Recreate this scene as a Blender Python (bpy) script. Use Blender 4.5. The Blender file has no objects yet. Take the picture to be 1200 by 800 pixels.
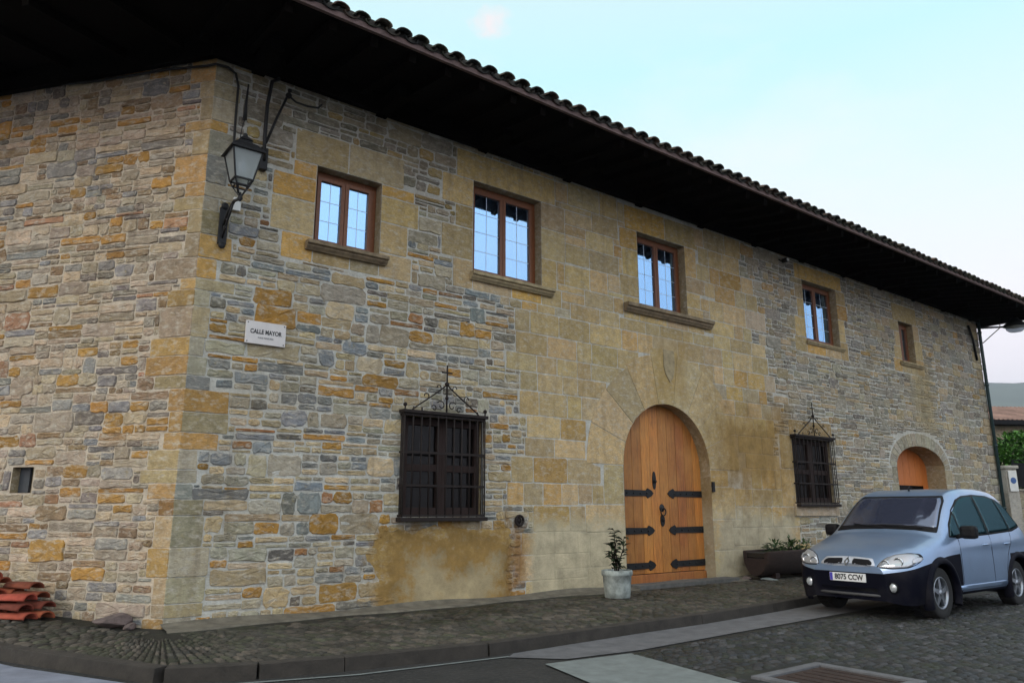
import bpy, bmesh, math, random
import numpy as np
from mathutils import Vector, Matrix
from mathutils.geometry import tessellate_polygon
from mathutils.bvhtree import BVHTree

R = math.radians
scene = bpy.context.scene
COL = scene.collection
rnd = random.Random(7)

# ------------------------------------------------------------------ camera
cam_d = bpy.data.cameras.new('camera')
cam = bpy.data.objects.new('camera', cam_d)
COL.objects.link(cam)
cam.location = (0, 0, 1.42)
cam.rotation_euler = (R(90 + 12.74), 0, 0)
cam_d.sensor_width = 36
cam_d.lens = 26.28
cam_d.clip_start = 0.05
cam_d.clip_end = 20000
scene.camera = cam

# ------------------------------------------------------------------ world
SUN_AZ, SUN_EL = 232.0, 24.0            # compass style: clockwise from +Y
world = bpy.data.worlds.new('World')
scene.world = world
world.use_nodes = True
wn = world.node_tree.nodes
wl = world.node_tree.links
wn.clear()
w_out = wn.new('ShaderNodeOutputWorld')
sky = wn.new('ShaderNodeTexSky')
sky.sky_type = 'NISHITA'
sky.sun_disc = False
sky.sun_elevation = R(SUN_EL)
sky.sun_rotation = R(SUN_AZ)
bg_sky = wn.new('ShaderNodeBackground')
bg_sky.inputs['Strength'].default_value = 0.10
wl.new(sky.outputs[0], bg_sky.inputs['Color'])
# thin high overcast: colour by elevation, bluer to the east, warm at the horizon
tc = wn.new('ShaderNodeTexCoord')
sep = wn.new('ShaderNodeSeparateXYZ')
wl.new(tc.outputs['Generated'], sep.inputs[0])
ramp = wn.new('ShaderNodeValToRGB')
cr = ramp.color_ramp
cr.elements[0].position = 0.0
cr.elements[0].color = (1.22, 1.05, 1.10, 1)
cr.elements[1].position = 1.0
cr.elements[1].color = (0.78, 0.76, 0.72, 1)
for p, c in ((0.20, (1.16, 1.04, 1.06, 1)), (0.36, (0.84, 0.97, 0.99, 1)), (0.53, (0.55, 0.89, 0.93, 1)), (0.70, (0.68, 0.80, 0.80, 1))):
    e = cr.elements.new(p)
    e.color = c
wl.new(sep.outputs['Z'], ramp.inputs[0])
dotn = wn.new('ShaderNodeVectorMath')
dotn.operation = 'DOT_PRODUCT'
wl.new(tc.outputs['Generated'], dotn.inputs[0])
dotn.inputs[1].default_value = (0.83, -0.50, 0.25)          # the clear blue side of the sky
mr = wn.new('ShaderNodeMapRange')
mr.inputs['From Min'].default_value = 0.30
mr.inputs['From Max'].default_value = 0.95
wl.new(dotn.outputs['Value'], mr.inputs['Value'])
mixb = wn.new('ShaderNodeMixRGB')
mixb.inputs[2].default_value = (0.78, 0.90, 1.05, 1)
wl.new(mr.outputs[0], mixb.inputs[0])
wl.new(ramp.outputs[0], mixb.inputs[1])
noi = wn.new('ShaderNodeTexNoise')
noi.inputs['Scale'].default_value = 2.3
noi.inputs['Detail'].default_value = 6
noi.inputs['Roughness'].default_value = 0.55
mp = wn.new('ShaderNodeMapping')
mp.inputs['Scale'].default_value = (1, 1, 2.4)
mp.inputs['Location'].default_value = (0.3, 0.15, 0.4)
wl.new(tc.outputs['Generated'], mp.inputs[0])
wl.new(mp.outputs[0], noi.inputs['Vector'])
mr2 = wn.new('ShaderNodeMapRange')
mr2.inputs['From Min'].default_value = 0.50
mr2.inputs['From Max'].default_value = 0.78
mr2.inputs['To Max'].default_value = 0.65
wl.new(noi.outputs['Fac'], mr2.inputs['Value'])
mixc = wn.new('ShaderNodeMixRGB')
mixc.inputs[2].default_value = (0.99, 0.93, 0.94, 1)
wl.new(mr2.outputs[0], mixc.inputs[0])
wl.new(mixb.outputs[0], mixc.inputs[1])
bg_cl = wn.new('ShaderNodeBackground')
bg_cl.inputs['Strength'].default_value = 1.0
# the western half of the sky, behind the camera, is the bright one at this hour
dotw = wn.new('ShaderNodeVectorMath'); dotw.operation = 'DOT_PRODUCT'
wl.new(tc.outputs['Generated'], dotw.inputs[0])
dotw.inputs[1].default_value = (-0.10, -0.97, 0.22)
mrw = wn.new('ShaderNodeMapRange')
mrw.inputs['From Min'].default_value = -0.05
mrw.inputs['From Max'].default_value = 0.70
wl.new(dotw.outputs['Value'], mrw.inputs['Value'])
mixw = wn.new('ShaderNodeMixRGB'); mixw.blend_type = 'MULTIPLY'
mixw.inputs[2].default_value = (1.95, 1.82, 1.66, 1)
wl.new(mrw.outputs[0], mixw.inputs[0])
wl.new(mixc.outputs[0], mixw.inputs[1])
# one small pink cloud high over the roof
dsub = wn.new('ShaderNodeVectorMath'); dsub.operation = 'SUBTRACT'
wl.new(tc.outputs['Generated'], dsub.inputs[0])
dsub.inputs[1].default_value = (-0.030, 0.810, 0.583)
dscl = wn.new('ShaderNodeVectorMath'); dscl.operation = 'MULTIPLY'
dscl.inputs[1].default_value = (0.75, 1.0, 1.25)
wl.new(dsub.outputs[0], dscl.inputs[0])
dlen = wn.new('ShaderNodeVectorMath'); dlen.operation = 'LENGTH'
wl.new(dscl.outputs[0], dlen.inputs[0])
noc = wn.new('ShaderNodeTexNoise'); noc.inputs['Scale'].default_value = 32; noc.inputs['Detail'].default_value = 5
wl.new(tc.outputs['Generated'], noc.inputs['Vector'])
cadd = wn.new('ShaderNodeMath'); cadd.operation = 'MULTIPLY_ADD'
cadd.inputs[1].default_value = 0.055
wl.new(noc.outputs['Fac'], cadd.inputs[0]); wl.new(dlen.outputs['Value'], cadd.inputs[2])
mrc = wn.new('ShaderNodeMapRange')
mrc.inputs['From Min'].default_value = 0.052; mrc.inputs['From Max'].default_value = 0.030
mrc.inputs['To Min'].default_value = 0.0; mrc.inputs['To Max'].default_value = 0.9
wl.new(cadd.outputs[0], mrc.inputs['Value'])
mixp = wn.new('ShaderNodeMixRGB')
mixp.inputs[2].default_value = (1.0, 0.80, 0.78, 1)
wl.new(mrc.outputs[0], mixp.inputs[0]); wl.new(mixw.outputs[0], mixp.inputs[1])
wl.new(mixp.outputs[0], bg_cl.inputs['Color'])
mixs = wn.new('ShaderNodeMixShader')
mixs.inputs[0].default_value = 0.85
wl.new(bg_sky.outputs[0], mixs.inputs[1])
wl.new(bg_cl.outputs[0], mixs.inputs[2])
wl.new(mixs.outputs[0], w_out.inputs['Surface'])

sun_d = bpy.data.lights.new('sun', 'SUN')
sun_d.energy = 0.8
sun_d.angle = R(22)
sun_d.color = (1.0, 0.86, 0.72)
sun = bpy.data.objects.new('sun', sun_d)
COL.objects.link(sun)
sv = Vector((math.sin(R(SUN_AZ)) * math.cos(R(SUN_EL)), math.cos(R(SUN_AZ)) * math.cos(R(SUN_EL)), math.sin(R(SUN_EL))))
sun.rotation_euler = sv.to_track_quat('Z', 'Y').to_euler()
sun.location = (-10, -10, 20)

vs = scene.view_settings
vs.view_transform = 'Standard'
vs.look = 'None'
vs.gamma = 1
vs.use_curve_mapping = False
vs.exposure = 0.46

# ------------------------------------------------------------------ materials
def nodes_of(name):
    m = bpy.data.materials.new(name)
    m.use_nodes = True
    nt = m.node_tree
    return m, nt, nt.nodes, nt.links, nt.nodes['Principled BSDF']

def math_node(nt, op, a, b=None, clamp=False):
    n = nt.nodes.new('ShaderNodeMath')
    n.operation = op
    n.use_clamp = clamp
    for i, v in enumerate((a, b)):
        if v is None:
            continue
        if isinstance(v, (int, float)):
            n.inputs[i].default_value = v
        else:
            nt.links.new(v, n.inputs[i])
    return n.outputs[0]

def noise(nt, coord, scale, detail=4, rough=0.55, stretch=None, dist=0.0):
    n = nt.nodes.new('ShaderNodeTexNoise')
    n.inputs['Scale'].default_value = scale
    n.inputs['Detail'].default_value = detail
    n.inputs['Roughness'].default_value = rough
    n.inputs['Distortion'].default_value = dist
    if stretch:
        mpn = nt.nodes.new('ShaderNodeMapping')
        mpn.inputs['Scale'].default_value = stretch
        nt.links.new(coord, mpn.inputs[0])
        coord = mpn.outputs[0]
    nt.links.new(coord, n.inputs['Vector'])
    return n.outputs['Fac']

def maprange(nt, v, a, b, c, d):
    n = nt.nodes.new('ShaderNodeMapRange')
    for k, val in zip(('From Min', 'From Max', 'To Min', 'To Max'), (a, b, c, d)):
        n.inputs[k].default_value = val
    nt.links.new(v, n.inputs['Value'])
    return n.outputs[0]

def mixcol(nt, fac, a, b, mode='MIX'):
    n = nt.nodes.new('ShaderNodeMixRGB')
    n.blend_type = mode
    for i, v in enumerate((fac, a, b)):
        if isinstance(v, (int, float)):
            n.inputs[i].default_value = v
        elif isinstance(v, tuple):
            n.inputs[i].default_value = v if len(v) == 4 else (*v, 1)
        else:
            nt.links.new(v, n.inputs[i])
    return n.outputs[0]

def bump(nt, bsdf, h, strength=0.4, dist=0.01):
    b = nt.nodes.new('ShaderNodeBump')
    b.inputs['Strength'].default_value = strength
    b.inputs['Distance'].default_value = dist
    nt.links.new(h, b.inputs['Height'])
    nt.links.new(b.outputs[0], bsdf.inputs['Normal'])

def simple(name, col, rough=0.6, metal=0.0, var=0.25, scale=12, bumps=0.0, bscale=60, stretch=None, attr=False, spec=None, coat=0.0):
    m, nt, N, L, b = nodes_of(name)
    t = N.new('ShaderNodeTexCoord').outputs['Object']
    base = (*col, 1)
    if attr:
        a = N.new('ShaderNodeAttribute')
        a.attribute_name = 'Col'
        base = a.outputs['Color']
    f = maprange(nt, noise(nt, t, scale, 6, 0.6, stretch), 0.25, 0.75, 1 - var, 1 + var)
    c = mixcol(nt, 1.0, base, f, 'MULTIPLY')
    L.new(c, b.inputs['Base Color'])
    b.inputs['Roughness'].default_value = rough
    b.inputs['Metallic'].default_value = metal
    if spec is not None:
        b.inputs['Specular IOR Level'].default_value = spec
    if coat:
        b.inputs['Coat Weight'].default_value = coat
        b.inputs['Coat Roughness'].default_value = 0.04
    if bumps:
        bump(nt, b, noise(nt, t, bscale, 5, 0.6, stretch), bumps, 0.01)
    return m

def masonry(name, masks=(), smear=1.0):
    """stone + mortar: per-stone colour attribute, grain, pitting and a few real stains / limewash areas"""
    m, nt, N, L, b = nodes_of(name)
    t = N.new('ShaderNodeTexCoord').outputs['Object']
    a = N.new('ShaderNodeAttribute')
    a.attribute_name = 'Col'
    c = a.outputs['Color']
    n1 = noise(nt, t, 7, 6, 0.62)
    n2 = noise(nt, t, 45, 5, 0.65, (0.6, 1, 1.6))
    n3 = noise(nt, t, 0.9, 4, 0.6)
    c = mixcol(nt, 1.0, c, maprange(nt, n1, 0.28, 0.72, 0.76, 1.24), 'MULTIPLY')
    c = mixcol(nt, 1.0, c, maprange(nt, n2, 0.25, 0.75, 0.70, 1.28), 'MULTIPLY')
    c = mixcol(nt, maprange(nt, n3, 0.45, 0.75, 0, 0.30), c, (0.30, 0.20, 0.085), 'MIX')
    # rain streaks
    stn = noise(nt, t, 2.0, 5, 0.65, (2.6, 1, 0.16))
    c = mixcol(nt, maprange(nt, stn, 0.52, 0.72, 0, 0.42), c, (0.15, 0.12, 0.085))
    # pointing smeared over the stones
    sm_ = noise(nt, t, 11, 6, 0.7, (0.7, 1, 1.5))
    c = mixcol(nt, maprange(nt, sm_, 0.50, 0.66, 0, 0.72 * smear), c, mixcol(nt, 1.0, (0.50, 0.455, 0.38, 1), maprange(nt, n2, 0.25, 0.75, 0.75, 1.2), 'MULTIPLY'))
    # lichen freckles
    fr = noise(nt, t, 19, 3, 0.5)
    c = mixcol(nt, maprange(nt, fr, 0.62, 0.72, 0, 0.35), c, (0.36, 0.27, 0.10))
    c = mixcol(nt, maprange(nt, noise(nt, t, 26, 4, 0.6), 0.62, 0.74, 0, 0.5), c, (0.085, 0.08, 0.07))
    sx = N.new('ShaderNodeSeparateXYZ')
    L.new(t, sx.inputs[0])
    wob = maprange(nt, noise(nt, t, 1.6, 6, 0.68), 0.25, 0.75, -0.6, 0.6)
    wobf = maprange(nt, noise(nt, t, 5.0, 5, 0.7), 0.25, 0.75, -0.35, 0.35)
    for (x0, x1, z0, z1, soft, wa, col, mx) in masks:
        dx = math_node(nt, 'SUBTRACT', math_node(nt, 'ABSOLUTE', math_node(nt, 'SUBTRACT', sx.outputs['X'], (x0 + x1) / 2)), (x1 - x0) / 2)
        dz = math_node(nt, 'SUBTRACT', math_node(nt, 'ABSOLUTE', math_node(nt, 'SUBTRACT', sx.outputs['Z'], (z0 + z1) / 2)), (z1 - z0) / 2)
        d = math_node(nt, 'MAXIMUM', dx, dz)
        d = math_node(nt, 'ADD', d, math_node(nt, 'MULTIPLY', wob, wa))
        d = math_node(nt, 'ADD', d, math_node(nt, 'MULTIPLY', wobf, wa * 0.7))
        f = maprange(nt, d, -soft, soft, mx, 0.0)
        cv = mixcol(nt, 1.0, (*col, 1), maprange(nt, noise(nt, t, 3.2, 6, 0.65), 0.25, 0.75, 0.6, 1.42), 'MULTIPLY')
        c = mixcol(nt, f, c, cv)
    L.new(c, b.inputs['Base Color'])
    b.inputs['Roughness'].default_value = 0.92
    b.inputs['Specular IOR Level'].default_value = 0.25
    h = math_node(nt, 'ADD', n2, math_node(nt, 'MULTIPLY', noise(nt, t, 130, 4, 0.7), 0.5))
    h = math_node(nt, 'ADD', h, math_node(nt, 'MULTIPLY', n1, 0.9))
    bump(nt, b, h, 0.7, 0.010)
    return m

FRONT_MASKS = [
    (10.0, 12.75, -0.6, 1.38, 0.16, 0.55, (0.42, 0.365, 0.26), 0.90),    # limewash at the foot, right
    (5.35, 7.60, -0.6, 1.25, 0.10, 0.30, (0.48, 0.415, 0.285), 0.95),    # limewash at the foot, left
    (2.66, 5.02, 0.02, 1.14, 0.16, 0.75, (0.27, 0.165, 0.055), 0.94),    # ochre render under the caged window
    (4.98, 5.30, 0.22, 1.20, 0.07, 0.25, (0.26, 0.135, 0.045), 0.85),    # brown smear beside it
    (3.3, 4.5, 0.0, 0.62, 0.22, 1.1, (0.42, 0.35, 0.22), 0.75),
    (10.1, 12.75, 1.75, 3.55, 0.5, 0.9, (0.27, 0.165, 0.055), 0.88),    # rust brown run-off beside the portal
    (8.45, 9.35, 3.6, 4.75, 0.25, 0.5, (0.37, 0.24, 0.08), 0.55),        # ochre streak below the coat of arms
    (19.0, 20.2, 3.6, 5.5, 0.25, 0.5, (0.34, 0.27, 0.15), 0.7),
]
M = {}
M['masonry_front'] = masonry('masonry_front', FRONT_MASKS)
M['masonry_side'] = masonry('masonry_side')
M['trim_stone'] = simple('trim_stone', (0.34, 0.27, 0.16), 0.9, var=0.4, scale=9, bumps=0.7, bscale=50)
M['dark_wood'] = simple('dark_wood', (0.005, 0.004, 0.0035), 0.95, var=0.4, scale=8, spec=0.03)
M['fascia'] = simple('fascia', (0.13, 0.085, 0.08), 0.85, var=0.45, scale=6, bumps=0.3)
M['roof_tile'] = simple('roof_tile', (0.06, 0.05, 0.042), 0.95, var=0.5, scale=5, bumps=0.5, attr=True)
M['window_wood'] = simple('window_wood', (0.17, 0.054, 0.016), 0.45, var=0.35, scale=20, stretch=(6, 6, 1), bumps=0.1)
def door_mat():
    m, nt, N, L, b = nodes_of('door_wood')
    t = N.new('ShaderNodeTexCoord').outputs['Object']
    a = N.new('ShaderNodeAttribute'); a.attribute_name = 'Col'
    g1 = noise(nt, t, 5, 8, 0.7, (9, 9, 0.45), 1.2)
    g2 = noise(nt, t, 22, 6, 0.7, (9, 9, 0.35), 0.6)
    g3 = noise(nt, t, 1.7, 4, 0.6)
    c = mixcol(nt, 1.0, a.outputs['Color'], maprange(nt, g1, 0.32, 0.68, 0.48, 1.42), 'MULTIPLY')
    c = mixcol(nt, 1.0, c, maprange(nt, g2, 0.3, 0.7, 0.80, 1.18), 'MULTIPLY')
    c = mixcol(nt, maprange(nt, g3, 0.42, 0.7, 0, 0.5), c, (0.50, 0.235, 0.06, 1))
    c = mixcol(nt, maprange(nt, noise(nt, t, 3.5, 5, 0.7, (1, 1, 0.4)), 0.60, 0.75, 0, 0.6), c, (0.16, 0.06, 0.02, 1))
    L.new(c, b.inputs['Base Color'])
    L.new(maprange(nt, g1, 0.3, 0.7, 0.42, 0.62), b.inputs['Roughness'])
    bump(nt, b, g2, 0.35, 0.006)
    return m
M['door_wood'] = door_mat()
M['orange_wood'] = simple('orange_wood', (0.52, 0.15, 0.03), 0.5, var=0.25, scale=9, stretch=(7, 7, 0.7))
M['iron'] = simple('iron', (0.012, 0.012, 0.014), 0.6, metal=0.3, var=0.4, scale=30, bumps=0.2)
M['rust_iron'] = simple('rust_iron', (0.012, 0.006, 0.005), 0.8, metal=0.1, var=0.5, scale=25, bumps=0.2)
M['shutter_wood'] = simple('shutter_wood', (0.018, 0.006, 0.004), 0.8, var=0.4, scale=15, stretch=(6, 6, 1))
M['plaque'] = simple('plaque', (0.62, 0.58, 0.57), 0.45, var=0.08, scale=10)
M['letter_black'] = simple('letter_black', (0.02, 0.02, 0.022), 0.6)
M['cable'] = simple('cable', (0.010, 0.010, 0.010), 0.7)
M['white_plastic'] = simple('white_plastic', (0.7, 0.7, 0.68), 0.4, var=0.05)
M['pot_clay'] = simple('pot_clay', (0.27, 0.30, 0.29), 0.8, var=0.75, scale=7, bumps=0.3)
M['soil'] = simple('soil', (0.02, 0.014, 0.01), 1.0, var=0.5, scale=40, bumps=0.6)
M['leaf_dark'] = simple('leaf_dark', (0.02, 0.036, 0.016), 0.5, var=0.4, scale=6)
M['leaf_green'] = simple('leaf_green', (0.04, 0.085, 0.02), 0.6, var=0.5, scale=6)
M['hedge_leaf'] = simple('hedge_leaf', (0.06, 0.16, 0.022), 0.6, var=0.6, scale=1.1)
M['trough_wood'] = simple('trough_wood', (0.022, 0.011, 0.009), 0.9, var=0.5, scale=6, stretch=(0.6, 3, 3), bumps=0.6, bscale=18)
M['terracotta'] = simple('terracotta', (0.34, 0.085, 0.042), 0.85, var=0.4, scale=8, bumps=0.4, attr=True)
M['rock'] = simple('rock', (0.12, 0.09, 0.085), 0.95, var=0.5, scale=10, bumps=0.8, bscale=30)
M['curtain'] = simple('curtain', (0.78, 0.86, 0.95), 0.9, var=0.04, scale=6)
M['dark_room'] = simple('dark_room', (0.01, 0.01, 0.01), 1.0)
M['lantern_glass'] = None

def glass_mat(name, tint, gloss_fac, rough=0.02, dark=(0.02, 0.03, 0.04), transp=0.25, wobble=0.03):
    m, nt, N, L, b = nodes_of(name)
    N.remove(b)
    out = N['Material Output']
    g = N.new('ShaderNodeBsdfGlossy')
    g.inputs['Color'].default_value = (*tint, 1)
    g.inputs['Roughness'].default_value = rough
    d = N.new('ShaderNodeBsdfDiffuse')
    d.inputs['Color'].default_value = (*dark, 1)
    tr = N.new('ShaderNodeBsdfTransparent')
    tr.inputs['Color'].default_value = (0.85, 0.92, 1.0, 1)
    m1 = N.new('ShaderNodeMixShader')
    m1.inputs[0].default_value = transp
    L.new(d.outputs[0], m1.inputs[1])
    L.new(tr.outputs[0], m1.inputs[2])
    m2 = N.new('ShaderNodeMixShader')
    m2.inputs[0].default_value = gloss_fac
    L.new(m1.outputs[0], m2.inputs[1])
    L.new(g.outputs[0], m2.inputs[2])
    L.new(m2.outputs[0], out.inputs['Surface'])
    t = N.new('ShaderNodeTexCoord').outputs['Object']
    bp = N.new('ShaderNodeBump')
    bp.inputs['Strength'].default_value = wobble
    bp.inputs['Distance'].default_value = 0.02
    L.new(noise(nt, t, 3.0, 2, 0.4), bp.inputs['Height'])
    L.new(bp.outputs[0], g.inputs['Normal'])
    return m

M['window_glass'] = glass_mat('window_glass', (0.40, 0.65, 0.97), 0.84, 0.03, transp=0.85)
M['dark_glass'] = glass_mat('dark_glass', (0.6, 0.55, 0.55), 0.03, 0.08, dark=(0.006, 0.005, 0.005), transp=0.05)
M['lantern_glass'] = glass_mat('lantern_glass', (0.8, 0.85, 0.85), 0.12, 0.35, dark=(0.30, 0.32, 0.31), transp=0.45)

# ------------------------------------------------------------------ helpers
def tag(o, label=None, cat=None, group=None, kind=None):
    if label: o['label'] = label
    if cat: o['category'] = cat
    if group: o['group'] = group
    if kind or cat: o['kind'] = kind or 'thing'
    return o

def empty(name, loc, rz=0, label=None, cat=None, group=None, kind=None):
    o = bpy.data.objects.new(name, None)
    COL.objects.link(o)
    o.location = loc
    o.rotation_euler = (0, 0, rz)
    o.empty_display_size = 0.2
    return tag(o, label, cat, group, kind)

def copy_tree(o, parent=None):
    c = o.copy()
    COL.objects.link(c)
    if parent is not None:
        c.parent = parent
    for ch in list(o.children):
        copy_tree(ch, c)
    return c

class MB:
    def __init__(self):
        self.v = []; self.f = []; self.c = []; self.smooth = []
        self.cur = (0.3, 0.3, 0.3)
        self.sm = False
    def vert(self, p):
        self.v.append((p[0], p[1], p[2])); self.c.append(self.cur)
        return len(self.v) - 1
    def face(self, idx):
        self.f.append(tuple(idx)); self.smooth.append(self.sm)
    def poly(self, pts):
        self.face([self.vert(p) for p in pts])
    def box(self, x0, x1, y0, y1, z0, z1):
        i = [self.vert(p) for p in ((x0,y0,z0),(x1,y0,z0),(x1,y1,z0),(x0,y1,z0),(x0,y0,z1),(x1,y0,z1),(x1,y1,z1),(x0,y1,z1))]
        for q in ((0,3,2,1),(4,5,6,7),(0,1,5,4),(1,2,6,5),(2,3,7,6),(3,0,4,7)):
            self.face([i[k] for k in q])
        return self
    def bar(self, a, b, w, h=None, up=(0,0,1)):
        """rectangular bar between two points"""
        a = Vector(a); b = Vector(b); h = h or w
        d = (b - a).normalized(); u = Vector(up)
        if abs(d.dot(u)) > 0.95: u = Vector((0, 1, 0))
        s = d.cross(u).normalized(); t = s.cross(d)
        i = []
        for p in (a, b):
            for sx, tx in ((-1,-1),(1,-1),(1,1),(-1,1)):
                i.append(self.vert(p + s*sx*w/2 + t*tx*h/2))
        for q in ((0,1,2,3),(7,6,5,4),(0,4,5,1),(1,5,6,2),(2,6,7,3),(3,7,4,0)):
            self.face([i[k] for k in q])
        return self
    def tube(self, pts, r, n=8, cap=True):
        pts = [Vector(p) for p in pts]
        rs = r if isinstance(r, (list, tuple)) else [r] * len(pts)
        rings = []
        prev = None
        sm0 = self.sm; self.sm = True
        for k, p in enumerate(pts):
            d = (pts[min(k+1, len(pts)-1)] - pts[max(k-1, 0)]).normalized()
            if prev is None:
                a = Vector((0,0,1)) if abs(d.z) < 0.9 else Vector((1,0,0))
                s = d.cross(a).normalized()
            else:
                s = (prev - d * prev.dot(d)).normalized()
            prev = s
            t = d.cross(s)
            rings.append([self.vert(p + (s*math.cos(2*math.pi*j/n) + t*math.sin(2*math.pi*j/n))*rs[k]) for j in range(n)])
        for k in range(len(rings)-1):
            for j in range(n):
                self.face((rings[k][j], rings[k][(j+1)%n], rings[k+1][(j+1)%n], rings[k+1][j]))
        self.sm = False
        if cap:
            self.face(rings[0][::-1]); self.face(rings[-1])
        self.sm = sm0
        return self
    def lathe(self, prof, c=(0,0,0), n=24, axis='z', smooth=True):
        """prof: list of (radius, height)"""
        sm0 = self.sm; self.sm = smooth
        rings = []
        for (r, h) in prof:
            ring = []
            for j in range(n):
                a = 2*math.pi*j/n
                if axis == 'z': p = (c[0]+r*math.cos(a), c[1]+r*math.sin(a), c[2]+h)
                elif axis == 'y': p = (c[0]+r*math.cos(a), c[1]+h, c[2]+r*math.sin(a))
                else: p = (c[0]+h, c[1]+r*math.cos(a), c[2]+r*math.sin(a))
                ring.append(self.vert(p))
            rings.append(ring)
        for k in range(len(rings)-1):
            for j in range(n):
                self.face((rings[k][j], rings[k][(j+1)%n], rings[k+1][(j+1)%n], rings[k+1][j]))
        self.sm = sm0
        return self
    def ball(self, c, r, n=10, sq=(1,1,1)):
        prof = [(max(1e-4, math.sin(math.pi*k/n)), -math.cos(math.pi*k/n)) for k in range(n+1)]
        i0 = len(self.v)
        self.lathe([(a, b) for a, b in prof], (0,0,0), 12)
        for k in range(i0, len(self.v)):
            x, y, z = self.v[k]
            self.v[k] = (c[0]+x*r*sq[0], c[1]+y*r*sq[1], c[2]+z*r*sq[2])
        return self
    def extrude_y(self, poly, y0, y1):
        """polygon in (x,z), CCW seen from -Y, extruded from y0 (front, smaller) to y1"""
        a = [self.vert((x, y0, z)) for x, z in poly]
        b = [self.vert((x, y1, z)) for x, z in poly]
        self.face(a); self.face(b[::-1])
        n = len(poly)
        for k in range(n):
            self.face((a[k], b[k], b[(k+1)%n], a[(k+1)%n]))
        return self
    def build(self, name, mat, parent=None, bevel=0.0, fix=True, rot=None, loc=None):
        me = bpy.data.meshes.new(name)
        me.from_pydata(self.v, [], self.f)
        me.polygons.foreach_set('use_smooth', self.smooth)
        at = me.color_attributes.new('Col', 'FLOAT_COLOR', 'POINT')
        arr = np.ones((len(self.v), 4), dtype=np.float32)
        if self.v: arr[:, :3] = np.array(self.c, dtype=np.float32)
        at.data.foreach_set('color', arr.ravel())
        if fix or bevel:
            bm = bmesh.new(); bm.from_mesh(me)
            if fix: bmesh.ops.recalc_face_normals(bm, faces=bm.faces)
            if bevel:
                es = [e for e in bm.edges if len(e.link_faces) == 2 and e.calc_face_angle(0) > 0.6]
                bmesh.ops.bevel(bm, geom=es, offset=bevel, segments=2, profile=0.6, affect='EDGES', clamp_overlap=True)
            bm.to_mesh(me); bm.free()
        me.materials.append(mat)
        me.update()
        o = bpy.data.objects.new(name, me)
        COL.objects.link(o)
        if parent is not None: o.parent = parent
        if rot: o.rotation_euler = rot
        if loc: o.location = loc
        return o

# ------------------------------------------------------------------ the place: frames of reference
CORNER = Vector((-3.99, 9.03, 0))        # house corner on the ground
FA = R(37.3)                              # the street front runs along local +X, faces local -Y
UX, UY = math.cos(FA), math.sin(FA)
def W(x, y, z=0):
    """house-local (along front, depth) -> world"""
    return Vector((CORNER.x + x*UX - y*UY, CORNER.y + x*UY + y*UX, z))
def to_local(X, Y):
    dx, dy = X - CORNER.x, Y - CORNER.y
    return dx*UX + dy*UY, -dx*UY + dy*UX
SD = Vector((-0.611, 0.791))              # the side wall runs from the corner this way (house-local)
SN = Vector((-0.791, -0.611))             # and faces this way
def side_pt(s, off):
    p = SD*s + SN*off
    return p.x, p.y
def gz(x, y):
    """the lane climbs gently along the side wall (house-local coordinates)"""
    s = x*SD.x + y*SD.y
    return 0.075*max(0.0, min(s - 0.25, 14.0)) if x < 0.5 else 0.0

# ------------------------------------------------------------------ masonry generators
def jit(a): return rnd.uniform(-a, a)

def stone_poly(x0, x1, z0, z1, rough):
    w, h = x1-x0, z1-z0
    m = min(w, h)
    r = m*rnd.uniform(0.05, 0.22)*rough + 0.003
    j = min(0.016, m*0.085)*rough
    pts = []
    nx = 3 if w < 0.25 else (4 if w < 0.6 else 5)
    nz = 1 if h < 0.16 else 2
    def side(ax, az, bx, bz, n):
        for k in range(n+1):
            t = k/n
            pts.append((ax+(bx-ax)*t+jit(j), az+(bz-az)*t+jit(j)))
    side(x0+r, z0, x1-r, z0, nx)
    side(x1, z0+r, x1, z1-r, nz)
    side(x1-r, z1, x0+r, z1, nx)
    side(x0, z1-r, x0, z0+r, nz)
    return pts

def add_stone(mb, pts, depth, bev, col, rough=1.0):
    cx = sum(p[0] for p in pts)/len(pts); cz = sum(p[1] for p in pts)/len(pts)
    mb.cur = col
    n = len(pts)
    tx, tz = jit(0.03)*rough, jit(0.05)*rough          # each face sits at its own slight tilt
    def inset(p, d):
        dx, dz = cx-p[0], cz-p[1]
        L = math.hypot(dx, dz)+1e-6
        k = min(0.6, d/L)
        return p[0]+dx*k, p[1]+dz*k
    r0 = [mb.vert((p[0], 0.02, p[1])) for p in pts]
    r1 = [mb.vert((p[0], -depth*0.45, p[1])) for p in pts]
    r2 = []
    for p in pts:
        q = inset(p, bev)
        r2.append(mb.vert((q[0], -depth + (q[0]-cx)*tx + (q[1]-cz)*tz + jit(0.005)*rough, q[1])))
    r3 = []
    for p in pts:
        q = inset(p, bev + 0.42*math.hypot(p[0]-cx, p[1]-cz))
        r3.append(mb.vert((q[0], -depth + (q[0]-cx)*tx + (q[1]-cz)*tz + jit(0.007)*rough, q[1])))
    ce = mb.vert((cx, -depth + jit(0.006)*rough, cz))
    sm0 = mb.sm; mb.sm = 0.3 < rough < 0.9
    for a, b in ((r0, r1), (r1, r2), (r2, r3)):
        for k in range(n):
            mb.face((a[k], a[(k+1) % n], b[(k+1) % n], b[k]))
    for k in range(n):
        mb.face((r3[k], r3[(k+1) % n], ce))
    mb.sm = sm0

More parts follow.
